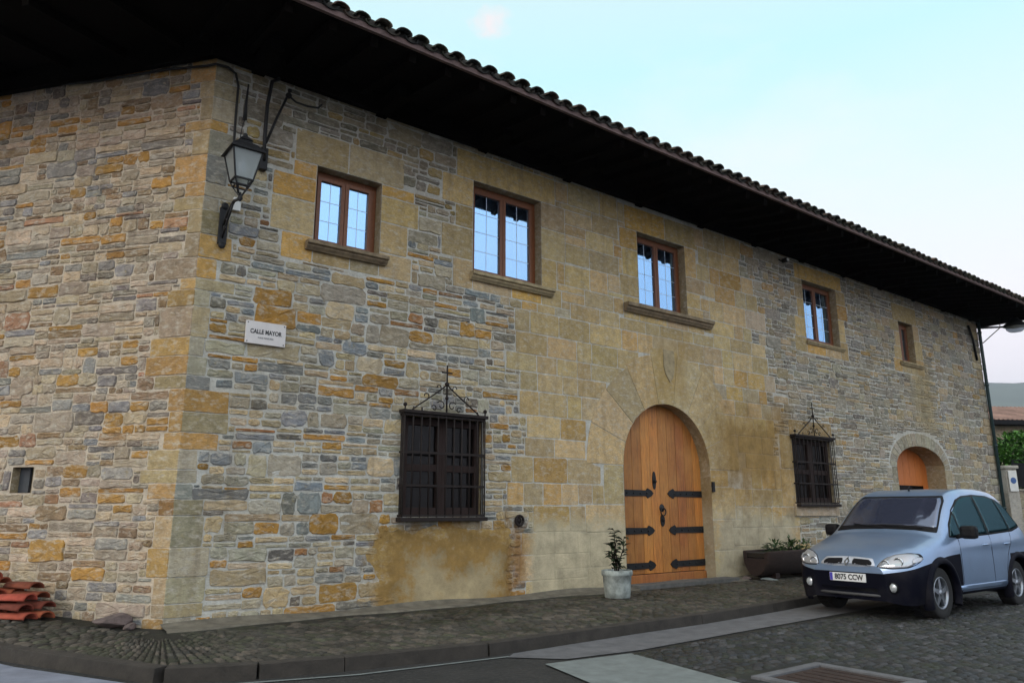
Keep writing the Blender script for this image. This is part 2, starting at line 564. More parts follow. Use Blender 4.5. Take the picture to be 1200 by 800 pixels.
def subtract(rect, holes):
    out = [rect]
    for (hx0, hx1, hz0, hz1) in holes:
        nxt = []
        for (x0, x1, z0, z1) in out:
            if hx1 <= x0 or hx0 >= x1 or hz1 <= z0 or hz0 >= z1:
                nxt.append((x0, x1, z0, z1)); continue
            if z0 < hz0: nxt.append((x0, x1, z0, hz0))
            if z1 > hz1: nxt.append((x0, x1, hz1, z1))
            zz0, zz1 = max(z0, hz0), min(z1, hz1)
            if x0 < hx0: nxt.append((x0, hx0, zz0, zz1))
            if x1 > hx1: nxt.append((hx1, x1, zz0, zz1))
        out = nxt
    return [r for r in out if r[1]-r[0] > 0.055 and r[3]-r[2] > 0.04]

def pick(pal):
    s = sum(p[0] for p in pal); r = rnd.uniform(0, s)
    for w, c in pal:
        r -= w
        if r <= 0: break
    k = rnd.uniform(0.80, 1.12) if pal in (PAL_ASHLAR, PAL_RING) else rnd.uniform(0.74, 1.2)
    return (c[0]*k*rnd.uniform(0.94, 1.06), c[1]*k, c[2]*k*rnd.uniform(0.92, 1.08))

def sized(pal, area):
    # the ochre stones are the larger blocks; slivers are grey and buff
    k = 0.25 if area < 0.018 else (0.8 if area < 0.035 else 1.35)
    return [(w*k if (c[0] > 1.7*c[1]) else w, c) for w, c in pal]
PAL_FRONT = [(24, (0.335, 0.305, 0.235)), (16, (0.205, 0.22, 0.225)), (32, (0.44, 0.345, 0.21)), (13, (0.37, 0.195, 0.048)), (14, (0.38, 0.315, 0.22)), (3, (0.28, 0.135, 0.06)), (6, (0.15, 0.14, 0.125))]
PAL_SIDE = [(32, (0.42, 0.33, 0.235)), (22, (0.345, 0.285, 0.22)), (12, (0.25, 0.235, 0.225)), (15, (0.38, 0.205, 0.06)), (11, (0.27, 0.185, 0.115)), (3, (0.36, 0.20, 0.12)), (5, (0.19, 0.165, 0.15))]
PAL_RING = [(40, (0.49, 0.365, 0.195)), (30, (0.475, 0.355, 0.20)), (10, (0.475, 0.335, 0.16))]
PAL_ASHLAR = [(42, (0.50, 0.365, 0.185)), (30, (0.465, 0.35, 0.19)), (11, (0.48, 0.315, 0.125)), (8, (0.43, 0.355, 0.245)), (4, (0.44, 0.275, 0.10))]
PAL_OCHRE = [(40, (0.46, 0.325, 0.15)), (34, (0.43, 0.325, 0.185)), (16, (0.48, 0.29, 0.09))]
PAL_RIGHT = [(34, (0.32, 0.285, 0.22)), (24, (0.265, 0.25, 0.215)), (24, (0.385, 0.305, 0.19)), (3, (0.38, 0.25, 0.11)), (11, (0.21, 0.19, 0.165))]

def rubble(mb, x0, x1, z0, z1, holes, pal, hb=(0.17, 0.34), wr=(0.13, 0.5), single=0.18, gap=(0.006, 0.017), depth=(0.006, 0.020)):
    z = z0
    while z < z1 - 0.05:
        h = rnd.uniform(*hb)
        if z + h > z1 - 0.06: h = z1 - z
        x = x0 - rnd.uniform(0, 0.2)
        while x < x1:
            w = rnd.uniform(*wr)*rnd.uniform(0.8, 1.35)
            mode = rnd.random()
            lay = 1 if (mode < single or h < 0.15) else (2 if mode < 0.82 or h < 0.24 else 3)
            cuts = [0] + sorted(rnd.uniform(0.3, 0.7) if lay == 2 else (i+1)/lay + jit(0.07) for i in range(lay-1)) + [1]
            drift = 0.022*math.sin(x*1.3 + z*2.1) + 0.014*math.sin(x*3.7 + z)
            for i in range(lay):
                a, b = z + h*cuts[i] + drift, z + h*cuts[i+1] + drift
                xs = [x, x+w]
                if lay > 1 and w > 0.3 and rnd.random() < 0.45:
                    xs = [x, x+w*rnd.uniform(0.35, 0.65), x+w]
                for k in range(len(xs)-1):
                    for (ax, bx, az, bz) in subtract((max(xs[k], x0), min(xs[k+1], x1), max(a, z0), min(b, z1)), holes):
                        if bx - ax < 0.06 or bz - az < 0.045: continue
                        g = rnd.uniform(*gap)
                        if bx-ax < 3.2*g or bz-az < 3.2*g: g = 0.006
                        p = stone_poly(ax+g, bx-g, az+g, bz-g, 1.0)
                        add_stone(mb, p, rnd.uniform(*depth), rnd.uniform(0.008, 0.018), pick(sized(pal(ax, az) if callable(pal) else pal, (bx-ax)*(bz-az))))
            x += w
        z += h

def ashlar_block(mb, x0, x1, z0, z1, pal, gap=0.010, depth=0.005, rough=0.2):
    if x1-x0 < 0.05 or z1-z0 < 0.04: return
    add_stone(mb, stone_poly(x0+gap, x1-gap, z0+gap, z1-gap, rough), depth+jit(min(0.005, depth*0.4)), 0.005, pick(pal), rough)

def wall_sheet(mb, outer, holes, depths, col):
    """mortar sheet at y=0 with openings, plus the reveals of the openings"""
    mb.cur = col
    loops = [[Vector((x, z, 0)) for x, z in outer]] + [[Vector((x, z, 0)) for x, z in h] for h in holes]
    flat = [p for l in loops for p in l]
    idx = [mb.vert((p.x, 0, p.y)) for p in flat]
    for t in tessellate_polygon(loops):
        mb.face([idx[k] for k in t])
    for h, d in zip(holes, depths):
        n = len(h)
        mb.cur = (0.31, 0.245, 0.15)
        a = [mb.vert((x, -0.007, z)) for x, z in h]
        b = [mb.vert((x, d, z)) for x, z in h]
        for k in range(n):
            mb.face((a[k], a[(k+1) % n], b[(k+1) % n], b[k]))
        mb.cur = col

def arch_pts(xa, xb, zb, zs, rise, n=16):
    """opening outline: jambs to zs then an elliptical head rising by rise"""
    c = (xa+xb)/2; r = (xb-xa)/2
    pts = [(xa, zb), (xb, zb)]
    for k in range(n+1):
        t = math.pi*k/n
        pts.append((c + r*math.cos(t), zs + rise*math.sin(t)))
    return pts

# ------------------------------------------------------------------ the house
house = empty('stone_house', (CORNER.x, CORNER.y, 0), FA, 'large old stone house with arched wooden portal and deep dark eaves', 'house')
LEN = 23.9
HT = 7.62
GB = -0.1
WIN = [(1.50, 2.53, 5.09, 6.26), (4.21, 5.66, 5.19, 6.79), (8.11, 9.53, 5.27, 6.80), (13.88, 15.39, 5.39, 6.91), (18.60, 19.42, 5.44, 6.60)]
GRILLES = [(3.05, 4.42, 1.36, 2.78), (12.92, 14.45, 1.60, 3.02)]
DOOR = (7.53, 9.96, 0.10, 2.22, 1.20)
DC, DR = (DOOR[0]+DOOR[1])/2, (DOOR[1]-DOOR[0])/2
ARCH = (17.62, 20.36, 0.02, 2.55, 0.58)

def rect_loop(r): return [(r[0], r[2]), (r[1], r[2]), (r[1], r[3]), (r[0], r[3])]
holes_loops = [rect_loop(w) for w in WIN] + [rect_loop(g) for g in GRILLES] + [arch_pts(DOOR[0], DOOR[1], DOOR[2], DOOR[3], DOOR[4]), arch_pts(*ARCH)]
holes_depth = [0.30]*5 + [0.22]*2 + [0.34, 0.62]

fw = MB()
MORTAR_F = (0.50, 0.49, 0.45)
wall_sheet(fw, [(0, GB), (LEN, GB), (LEN, HT), (0, HT)], holes_loops, holes_depth, MORTAR_F)
ex = []                                    # everything the rubble has to keep clear of
# quoins: the same courses turn the corner
z = -0.05
quoins = []
while z < 7.35:
    h = rnd.choice((0.16, 0.2, 0.24, 0.3, 0.36))*rnd.uniform(0.9, 1.1)
    long_front = rnd.random() < 0.4
    quoins.append((z, z+h, rnd.uniform(0.30, 0.55) if long_front else rnd.uniform(0.17, 0.3), rnd.uniform(0.17, 0.3) if long_front else rnd.uniform(0.36, 0.66)))
    z += h
PAL_QF = [(46, (0.36, 0.325, 0.235)), (25, (0.36, 0.295, 0.185)), (18, (0.42, 0.25, 0.085)), (11, (0.28, 0.275, 0.25))]
PAL_QS = [(40, (0.37, 0.28, 0.16)), (34, (0.40, 0.245, 0.10)), (20, (0.32, 0.255, 0.18)), (6, (0.30, 0.16, 0.07))]
for (a, b, wf, ws) in quoins:
    ashlar_block(fw, -0.010, wf, a, b, PAL_QF, 0.006, 0.009, 0.29)
    ex.append((-1, wf, a, b))
# far right quoins
z = 0.0
while z < 7.4:
    h = rnd.uniform(0.2, 0.36); w = rnd.uniform(0.3, 0.7)
    ashlar_block(fw, LEN-w, LEN+0.015, z, z+h, PAL_RIGHT, 0.006, 0.02, 0.5)
    ex.append((LEN-w, LEN+1, z, z+h)); z += h
# window surrounds: lintel, jambs, a block course under the sill
surround = []
for i, (x0, x1, z0, z1) in enumerate(WIN):
    pal = PAL_OCHRE if i != 4 else PAL_ASHLAR
    lw = 0.34 if i < 3 else 0.30
    lh = min(0.50, 7.30 - z1)
    if i in (0, 2):
        sp = x0 + (x1-x0)*rnd.uniform(0.4, 0.6)
        ashlar_block(fw, x0-lw, sp, z1, z1+lh, pal); ashlar_block(fw, sp, x1+lw+0.04, z1, z1+lh, pal)
    else:
        ashlar_block(fw, x0-lw, x1+lw, z1, z1+lh, pal)
    surround.append((x0-lw, x1+lw, z1, z1+lh))
    for sgn in (-1, 1):
        zz = z0 - 0.30
        while zz < z1 - 0.01:
            h = min(rnd.uniform(0.32, 0.62), z1 - zz)
            if z1 - zz - h < 0.14: h = z1 - zz
            w = rnd.uniform(0.34, 0.66) * (0.8 if i > 2 else 1.0)
            if sgn < 0: ashlar_block(fw, x0-w, x0, zz, zz+h, pal); surround.append((x0-w, x0, zz, zz+h))
            else: ashlar_block(fw, x1, x1+w, zz, zz+h, pal); surround.append((x1, x1+w, zz, zz+h))
            zz += h
    sp = x0 + (x1-x0)*0.55
    ashlar_block(fw, x0, sp, z0-0.30, z0, pal); ashlar_block(fw, sp, x1, z0-0.30, z0, pal)
    surround.append((x0, x1, z0-0.30, z1))
for (x0, x1, z0, z1) in GRILLES:
    surround.append((x0-0.02, x1+0.02, z0-0.02, z1+0.02))
g = GRILLES[1]
ashlar_block(fw, g[0]-0.55, g[0]-0.02, g[2]-0.1, g[2]+0.72, PAL_ASHLAR); ashlar_block(fw, g[0]-0.50, g[0]-0.02, g[2]+0.72, g[3]+0.05, PAL_ASHLAR)
surround.append((g[0]-0.55, g[0], g[2]-0.1, g[3]+0.05))
ashlar_block(fw, g[0]-0.1, g[1]+0.15, g[3]+0.02, g[3]+0.42, PAL_RIGHT)
surround.append((g[0]-0.1, g[1]+0.15, g[3]+0.02, g[3]+0.42))
ashlar_block(fw, g[0]-0.15, g[1]+0.1, g[2]-0.30, g[2]-0.02, PAL_ASHLAR, 0.006, 0.06)
surround.append((g[0]-0.15, g[1]+0.1, g[2]-0.30, g[2]))
ex += surround
# portal: voussoirs and jambs
RO = DR + 0.98
NV = 9
for k in range(NV):
    a0, a1 = math.pi*k/NV, math.pi*(k+1)/NV
    da = 0.005
    ro = RO + (0.1 if k == NV//2 else jit(0.13))
    pts = []
    for t in (0, 0.33, 0.66, 1):
        a = a0+da/DR*1.2 + (a1-a0-2*da/DR*1.2)*t
        pts.append((DC + DR*math.cos(a), DOOR[3] + DOOR[4]*math.sin(a)))
    outp = []
    for t in (1, 0.66, 0.33, 0):
        a = a0+da/RO + (a1-a0-2*da/RO)*t
        outp.append((DC + ro*math.cos(a), DOOR[3] + (ro-0.01)*math.sin(a)))
    poly = pts[::-1] + outp[::-1]
    add_stone(fw, [(x, zz) for x, zz in poly][::-1], 0.0088+jit(0.0003), 0.002, pick(PAL_RING), 0.05)
jam = []
for sgn in (-1, 1):
    zz = 0.0
    while zz < DOOR[3]-0.01:
        h = min(rnd.uniform(0.45, 0.75), DOOR[3]-zz)
        if DOOR[3]-zz-h < 0.2: h = DOOR[3]-zz
        w = rnd.uniform(0.45, 0.95)
        if sgn < 0: r = (DOOR[0]-w, DOOR[0], zz, zz+h)
        else: r = (DOOR[1], DOOR[1]+w, zz, zz+h)
        ashlar_block(fw, *r, PAL_ASHLAR); jam.append(r)
        zz += h
def circ_hole(c, r, zs, n=22):
    out = []
    for k in range(n):
        za, zb = zs + r*k/n, zs + r*(k+1)/n
        hw = math.sqrt(max(0, r*r - (za-zs)**2))
        out.append((c-hw, c+hw, za, zb))
    return out
door_hole = [(DOOR[0], DOOR[1], -1, DOOR[3])] + jam
# ashlar courses round the portal, toothed into the rubble
z = 0.0
ash = []
while z < 7.30:
    h = rnd.uniform(0.27, 0.43)
    if z + h > 7.2: h = 7.36 - z
    lo = (5.15 if z < 4.75 else 5.4) + jit(0.3)
    hi = 11.5 + (7.0-z)*0.24 + jit(0.4)
    if z < 0.0: lo = 5.3
    ash.append((lo, hi, z, z+h))
    z += h
avoid = surround + door_hole
for (lo, hi, a, b) in ash:
    x = lo
    while x < hi - 0.12:
        w = rnd.uniform(0.30, 0.82)
        if hi - x - w < 0.2: w = hi - x
        for (p0, p1, q0, q1) in subtract((x, x+w, a, b), avoid):
            if p1-p0 < 0.09 or q1-q0 < 0.07:
                continue
            pts = stone_poly(p0+0.009, p1-0.009, q0+0.009, q1-0.009, 0.28)
            ok = True; np_ = []
            cxm = (p0+p1)/2; czm = (q0+q1)/2
            if q1 > DOOR[3] - 0.02 and math.hypot(cxm-DC, max(czm, DOOR[3])-DOOR[3]) < RO + 0.9:
                inside = 0
                dense = []
                for k in range(len(pts)):
                    (ax, az), (bx, bz) = pts[k], pts[(k+1) % len(pts)]
                    for t in (0, 0.25, 0.5, 0.75):
                        dense.append((ax+(bx-ax)*t, az+(bz-az)*t))
                pts = dense
                for (px, pz) in pts:
                    if pz >= DOOR[3]-0.02:
                        dd = math.hypot(px-DC, pz-DOOR[3]); lim = RO - 0.22
                        if dd < lim:
                            inside += 1
                            dz_ = max(0.0, min(lim, pz-DOOR[3]))
                            px = DC + math.copysign(math.sqrt(max(0, lim*lim-dz_*dz_)), cxm-DC)
                    np_.append((px, pz))
                if math.hypot(cxm-DC, czm-DOOR[3]) < RO - 0.12 or inside > 0.6*len(pts):
                    ok = False
                xs_ = [p[0] for p in np_]
                if max(xs_) - min(xs_) < 0.06: ok = False
                pts = np_
            if ok:
                add_stone(fw, pts, 0.005+jit(0.001), 0.004, pick(PAL_ASHLAR), 0.16)
        x += w
    ex.append((lo, hi, a, b))
# arched side doorway: pale jambs and thin voussoirs
AC, AR = (ARCH[0]+ARCH[1])/2, (ARCH[1]-ARCH[0])/2
for k in range(17):
    t0, t1 = math.pi*k/17, math.pi*(k+1)/17
    pts = []
    for t in (t0+0.012, (t0+t1)/2, t1-0.012): pts.append((AC + AR*math.cos(t), ARCH[3] + ARCH[4]*math.sin(t)))
    for t in (t1-0.01, (t0+t1)/2, t0+0.01): pts.append((AC + (AR+0.34)*math.cos(t), ARCH[3] + (ARCH[4]+0.35)*math.sin(t)))
    add_stone(fw, pts, 0.010, 0.004, pick([(1, (0.36, 0.32, 0.24)), (1, (0.33, 0.295, 0.225))]), 0.2)
for k in range(20):
    za, zb = ARCH[3] + 0.98*k/20, ARCH[3] + 0.98*(k+1)/20
    hw = (AR+0.40)*math.sqrt(max(0, 1-((za-ARCH[3])/(ARCH[4]+0.42))**2)) if za-ARCH[3] < ARCH[4]+0.42 else 0
    if hw: ex.append((AC-hw, AC+hw, za, zb))
zz = 0.0
while zz < ARCH[3]-0.01:
    h = min(rnd.uniform(0.3, 0.5), ARCH[3]-zz)
    for sgn in (-1, 1):
        w = rnd.uniform(0.28, 0.5)
        r = (ARCH[0]-w, ARCH[0], zz, zz+h) if sgn < 0 else (ARCH[1], ARCH[1]+w, zz, zz+h)
        ashlar_block(fw, *r, [(1, (0.32, 0.28, 0.20)), (1, (0.28, 0.26, 0.21))]); ex.append(r)
    zz += h
ex.append((ARCH[0], ARCH[1], -1, ARCH[3]))
ex.append((DOOR[0], DOOR[1], -1, 3.5))

PLASTER = [('lime_render', 5.30, 7.50, -0.02, 1.24, (0.45, 0.405, 0.30), 11), ('lime_render', 10.02, 12.72, -0.02, 1.40, (0.40, 0.36, 0.285), 23), ('ochre_render', 2.66, 4.95, 0.20, 1.19, (0.38, 0.255, 0.09), 5)]
for (_, a_, b_, c_, d_, _c, _s) in PLASTER:
    if _ != 'ochre_render': continue
    ex.append((a_+0.10, b_-0.05, c_+0.08, d_-0.08))
    ex.append((a_+0.35, b_-0.02, 0.0, c_+0.12)); ex.append((a_+0.02, b_-0.4, c_+0.3, d_-0.25))
    def wv(v, q): return 0.06*math.sin(v*3.1+q)+0.04*math.sin(v*7.7+q*2)+0.02*math.sin(v*17+q*3)
    nx_, nz_ = 46, 24
    gd = {}
    fw.cur = (0.38, 0.25, 0.09); fw.sm = True
    for i in range(nx_+1):
        for j in range(nz_+1):
            u, v = i/nx_, j/nz_
            zr = c_-0.14+(d_-c_+0.14)*v; xr = a_+(b_-a_)*u
            xx_ = a_+1.4*wv(zr*1.7, 0.4) + (b_+0.8*wv(zr*2.1, 2.0)-a_-1.4*wv(zr*1.7, 0.4))*u
            zz_ = c_-0.14 + (d_+0.9*wv(xr*1.6, 1.1)-c_+0.14)*v
            edge = min(i, nx_-i, j, nz_-j)
            yy = -0.002 if edge == 0 else -0.011-0.0035*wv(xr*1.9+zr, zr*2.3)/0.06
            gd[i, j] = fw.vert((xx_, yy, zz_))
    for i in range(nx_):
        for j in range(nz_): fw.face((gd[i, j], gd[i+1, j], gd[i+1, j+1], gd[i, j+1]))
    fw.sm = False

def pal_front(x, zz):
    if x > 11: return PAL_RIGHT
    if zz > 6.0: return [(40, (0.30, 0.255, 0.18)), (30, (0.26, 0.235, 0.19)), (18, (0.35, 0.25, 0.11)), (12, (0.20, 0.185, 0.15))]
    return PAL_FRONT
rubble(fw, 0.0, 20.6, -0.03, 7.45, ex, pal_front, hb=(0.15, 0.31), wr=(0.17, 0.58))
rubble(fw, 20.6, LEN, -0.03, 7.45, ex, PAL_RIGHT, hb=(0.17, 0.24), wr=(0.28, 0.56), single=0.9, gap=(0.008, 0.016))
front = fw.build('front_wall', M['masonry_front'], house, fix=False)

# side wall (own frame: +X towards the corner, faces -Y)
SA = math.atan2(-SD.y, -SD.x)             # local rotation
sw = MB()
SLEN = 9.0
VENT = (-2.46, -2.13, 1.64, 1.96)
wall_sheet(sw, [(-SLEN, -0.3), (0, -0.3), (0, HT), (-SLEN, HT)], [rect_loop(VENT)], [0.4], (0.50, 0.425, 0.34))
exs = [(-w, 1, a, b) for (a, b, wf, w) in quoins] + [(VENT[0]-0.02, VENT[1]+0.02, VENT[2]-0.02, VENT[3]+0.02)]
for (a, b, wf, w) in quoins:
    ashlar_block(sw, -w, 0.010, a, b, PAL_QS, 0.006, 0.009, 0.29)
rubble(sw, -SLEN, 0.0, -0.03, 7.45, exs, PAL_SIDE, hb=(0.15, 0.28), wr=(0.17, 0.55), gap=(0.004, 0.013))
side = sw.build('side_wall', M['masonry_side'], house, fix=False, rot=(0, 0, SA))
vb = MB()
vb.box(VENT[0]-0.05, VENT[1]+0.05, 0.38, 0.42, VENT[2]-0.05, VENT[3]+0.05)
vb.build('vent_back', M['dark_room'], side)
vg = MB()
vg.box(VENT[0]+0.01, VENT[0]+0.17, 0.10, 0.13, VENT[2]+0.005, VENT[3]-0.005)
vg.build('vent_slab', simple('slab_grey', (0.05, 0.055, 0.065), 0.8), side)

# back and end walls, plain render
bw = MB()
bw.cur = (0.3, 0.27, 0.22)
sx_, sy_ = SD*SLEN
for (a, b) in (((LEN, 0), (LEN, 9.0)), ((LEN, 9.0), (sx_, sy_ + 1.9)), ((sx_, sy_ + 1.9), (sx_, sy_))):
    bw.poly([(a[0], a[1], -0.3), (b[0], b[1], -0.3), (b[0], b[1], HT), (a[0], a[1], HT)])
bw.build('back_wall', M['masonry_side'], house)

# --- windows
def window(i, r):
    x0, x1, z0, z1 = r
    fy = 0.17
    f = MB()
    fwid = 0.075
    f.box(x0+0.003, x0+fwid, fy, fy+0.07, z0+0.003, z1-0.003)
    f.box(x1-fwid, x1-0.003, fy, fy+0.07, z0+0.003, z1-0.003)
    f.box(x0+fwid, x1-fwid, fy, fy+0.07, z1-fwid, z1-0.003)
    f.box(x0+fwid, x1-fwid, fy, fy+0.07, z0+0.003, z0+fwid*0.9)
    w = f.build('window', M['window_wood'], house, bevel=0.006)
    xm = (x0+x1)/2
    sashes = ((x0+fwid, xm), (xm, x1-fwid))
    for (a, b) in sashes:
        s = MB(); q = 0.062
        za, zb = z0+fwid*0.9, z1-fwid
        y0, y1 = fy-0.018, fy+0.045
        s.box(a+0.003, a+q, y0, y1, za+0.003, zb-0.003); s.box(b-q, b-0.003, y0, y1, za+0.003, zb-0.003)
        s.box(a+q, b-q, y0, y1, zb-q, zb-0.003); s.box(a+q, b-q, y0, y1, za+0.003, za+q)
        s.build('sash', M['window_wood'], w, bevel=0.005)
        g_ = MB()
        g_.poly([(a+q-0.005, fy+0.02, za+q-0.005), (b-q+0.005, fy+0.02, za+q-0.005), (b-q+0.005, fy+0.02, zb-q+0.005), (a+q-0.005, fy+0.02, zb-q+0.005)])
        g_.build('pane', M['window_glass'], w, fix=False)
        mu = MB(); t = 0.008
        if i < 4:
            xc = (a+b)/2
            mu.box(xc-t/2, xc+t/2, fy+0.0165, fy+0.0190, za+q, zb-q)
            for k in range(1, 4 if i else 3):
                zz_ = za+q + (zb-za-2*q)*k/(4 if i else 3)
                mu.box(a+q, b-q, fy+0.0160, fy+0.0187, zz_-t/2, zz_+t/2)
            mu.build('glazing_bars', M['bar_white'], w)
    c = MB()
    n = 40
    for k in range(n):
        xa = x0+0.02+(x1-x0-0.04)*k/n; xb = x0+0.02+(x1-x0-0.04)*(k+1)/n
        c.sm = True
        c.poly([(xa, fy+0.12+0.012*math.sin(k*1.9), z0), (xb, fy+0.12+0.012*math.sin((k+1)*1.9), z0), (xb, fy+0.12+0.012*math.sin((k+1)*1.9), z1), (xa, fy+0.12+0.012*math.sin(k*1.9), z1)])
    c.build('curtain', M['curtain'] if i < 4 else M['shutter_wood'], w, fix=False)
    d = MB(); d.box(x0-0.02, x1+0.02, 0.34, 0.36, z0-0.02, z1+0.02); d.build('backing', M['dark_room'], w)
    # moulded stone sill
    s = MB()
    ext = {0: (0.12, 0.10), 1: (0.06, 0.22), 2: (0.45, 0.68), 3: (0.04, 0.14), 4: (0.16, 0.30)}[i]
    pr = {0: 0.15, 1: 0.13, 2: 0.16, 3: 0.07, 4: 0.10}[i]
    h = {0: 0.13, 1: 0.14, 2: 0.17, 3: 0.09, 4: 0.11}[i]
    prof = [(0.16, z0+0.003), (-pr, z0-0.006), (-pr, z0-h*0.42), (-pr*0.72, z0-h*0.52), (-pr*0.72, z0-h*0.68), (-pr*0.42, z0-h*0.95), (-pr*0.42, z0-h), (-0.02, z0-h)]
    xa, xb = x0-ext[0], x1+ext[1]
    # inside the reveal the sill is only as wide as the opening
    A = [s.vert((xa, min(p[0], -0.019), p[1])) for p in prof[1:]] ; Bv = [s.vert((xb, min(p[0], -0.019), p[1])) for p in prof[1:]]
    tA = s.vert((xa, -0.019, z0-0.002)); tB = s.vert((xb, -0.019, z0-0.002))
    A = [tA]+A; Bv = [tB]+Bv
    for k in range(len(A)-1): s.face((A[k], Bv[k], Bv[k+1], A[k+1]))
    s.face(A); s.face(Bv[::-1]); s.face((A[-1], Bv[-1], tB, tA))
    s.build('sill', M['sill_dark'] if i in (0, 2) else M['trim_stone'], w, bevel=0.006)
M['bar_white'] = simple('bar_white', (0.66, 0.78, 0.92), 0.5, var=0.05)
M['sill_dark'] = simple('sill_dark', (0.22, 0.165, 0.105), 0.92, var=0.5, scale=8, bumps=0.7, bscale=50)
for i, r in enumerate(WIN): window(i, r)

# --- portal door
dw = MB()
fy = 0.24
npl = 10
xs = [DOOR[0]-0.02 + (DR*2+0.04)*k/npl for k in range(npl+1)]
def arcz(x): return DOOR[3] + DOOR[4]*math.sqrt(max(0, 1-((x-DC)/(DR+0.03))**2)) + 0.02
for k in range(npl):
    a, b = xs[k]+0.004, xs[k+1]-0.004
    q = rnd.uniform(0.62, 1.22)
    dw.cur = (0.45*q, 0.155*q*rnd.uniform(0.85, 1.15), 0.034*q)
    top = [(b-(b-a)*t/5, arcz(b-(b-a)*t/5)) for t in range(6)]
    dw.extrude_y([(a, 0.30), (b, 0.30)] + top, fy+jit(0.002), fy+0.05)
dw.cur = (0.05, 0.02, 0.008)
dw.extrude_y([(DOOR[0]-0.02, 0.28), (DOOR[1]+0.02, 0.28)] + [(DC+(DR+0.02)*math.cos(math.pi*t/16), DOOR[3]+DOOR[4]*math.sin(math.pi*t/16)) for t in range(17)], fy+0.03, fy+0.08)
door = dw.build('portal_door', M['door_wood'], house)
rl = MB(); rl.cur = (0.36, 0.125, 0.035)
rl.box(DOOR[0]+0.003, DOOR[1]-0.003, fy-0.03, fy+0.04, 0.115, 0.285)
rl.build('bottom_rail', M['door_wood'], door, bevel=0.008)
for zc in (1.74, 1.06, 0.44):
    for sgn in (-1, 1):
        s = MB()
        e = DC + sgn*(DR-0.01); t = DC + sgn*0.20
        hh = 0.062
        pl = [(e, zc-hh), (e, zc+hh), (t+sgn*0.20, zc+hh*0.86), (t+sgn*0.16, zc+hh*1.5), (t+sgn*0.05, zc+hh*0.8), (t, zc), (t+sgn*0.05, zc-hh*0.8), (t+sgn*0.16, zc-hh*1.5), (t+sgn*0.20, zc-hh*0.86)]
        if sgn > 0: pl = pl[::-1]
        s.extrude_y(pl, fy-0.016, fy+0.003)
        for k in range(5):
            s.ball((e + (t-e)*(0.1+0.18*k), fy-0.018, zc), 0.018, 6)
        s.build('strap_hinge', M['iron'], door)
k_ = MB()
k_.extrude_y([(DC-0.16+0.05*math.cos(a)*(1 if abs(math.cos(a)) > 0 else 1), 1.98+0.17*math.sin(a)) for a in [2*math.pi*j/14 for j in range(14)]], fy-0.012, fy+0.003)
k_.ball((DC-0.16, fy-0.03, 1.96), 0.035)
k_.build('escutcheon', M['iron'], door)
k_ = MB()
k_.lathe([(0.001, -0.03), (0.05, -0.025), (0.075, 0.0)], (DC+0.03, fy, 1.47), 14, 'y')
k_.tube([(DC+0.03+0.07*math.sin(a), fy-0.035, 1.40-0.07*math.cos(a)) for a in [2*math.pi*j/16 for j in range(17)]], 0.012, 6)
k_.build('knocker', M['iron'], door)
k_ = MB()
k_.extrude_y([(DC+0.03+0.06*math.cos(a), 1.24+0.11*math.sin(a)) for a in [2*math.pi*j/14 for j in range(14)]], fy-0.014, fy+0.003)
k_.ball((DC+0.03, fy-0.03, 1.25), 0.03)
k_.build('lock_plate', M['iron'], door)
k_ = MB(); k_.box(DOOR[1]+0.01, DOOR[1]+0.08, -0.05, -0.012, 1.78, 1.98)
k_.build('jamb_box', M['iron'], door, bevel=0.01)
st = MB(); st.cur = (0.3, 0.28, 0.25)
st.box(DOOR[0]-0.05, DOOR[1]+0.25, -0.36, -0.022, 0.10, 0.175)
st.box(DOOR[0]+0.004, DOOR[1]-0.004, -0.02, 0.33, 0.10, 0.112)
st.build('door_step', simple('step_stone', (0.10, 0.097, 0.093), 0.9, var=0.4, scale=8, bumps=0.5), house, bevel=0.012)

# worn carved shield over the portal
sh = MB()
sh.cur = (0.3, 0.25, 0.16)
o_ = [(-0.12, 0.30), (0.20, 0.30), (0.20, 0.05), (0.18, -0.15), (0.12, -0.27), (0.05, -0.34), (-0.02, -0.27), (-0.10, -0.15), (-0.12, 0.05)]
sh.extrude_y([(DC+0.10+x, 4.20+y) for x, y in o_][::-1], -0.016, -0.004)
sh.tube([(DC-0.02, -0.016, 4.40), (DC-0.02, -0.016, 4.16), (DC+0.02, -0.016, 4.02), (DC+0.14, -0.016, 3.86)], 0.014, 6)
sh.build('carved_shield', M['trim_stone'], house, bevel=0.006)

# --- arched side doorway
ad = MB()
for k in range(8):
    a, b = ARCH[0]-0.02 + 2.78*k/8 + 0.004, ARCH[0]-0.02 + 2.78*(k+1)/8 - 0.004
    ad.extrude_y([(a, 0.03), (b, 0.03), (b, 3.16), (a, 3.16)], 0.50, 0.56)
adoor = ad.build('side_door', M['orange_wood'], house)
ap = MB(); ap.box(ARCH[0]+0.55, ARCH[1]-0.35, 0.475, 0.498, 0.9, 2.10)
ap.build('door_window', M['dark_glass'], adoor, bevel=0.004)
ah = MB(); ah.tube([(AC+0.2, 0.44, 1.1), (AC+0.2, 0.44, 1.3)], 0.014); ah.bar((AC+0.2, 0.5, 1.1), (AC+0.2, 0.44, 1.1), 0.02); ah.bar((AC+0.2, 0.5, 1.3), (AC+0.2, 0.44, 1.3), 0.02)
ah.build('handle', M['iron'], adoor)

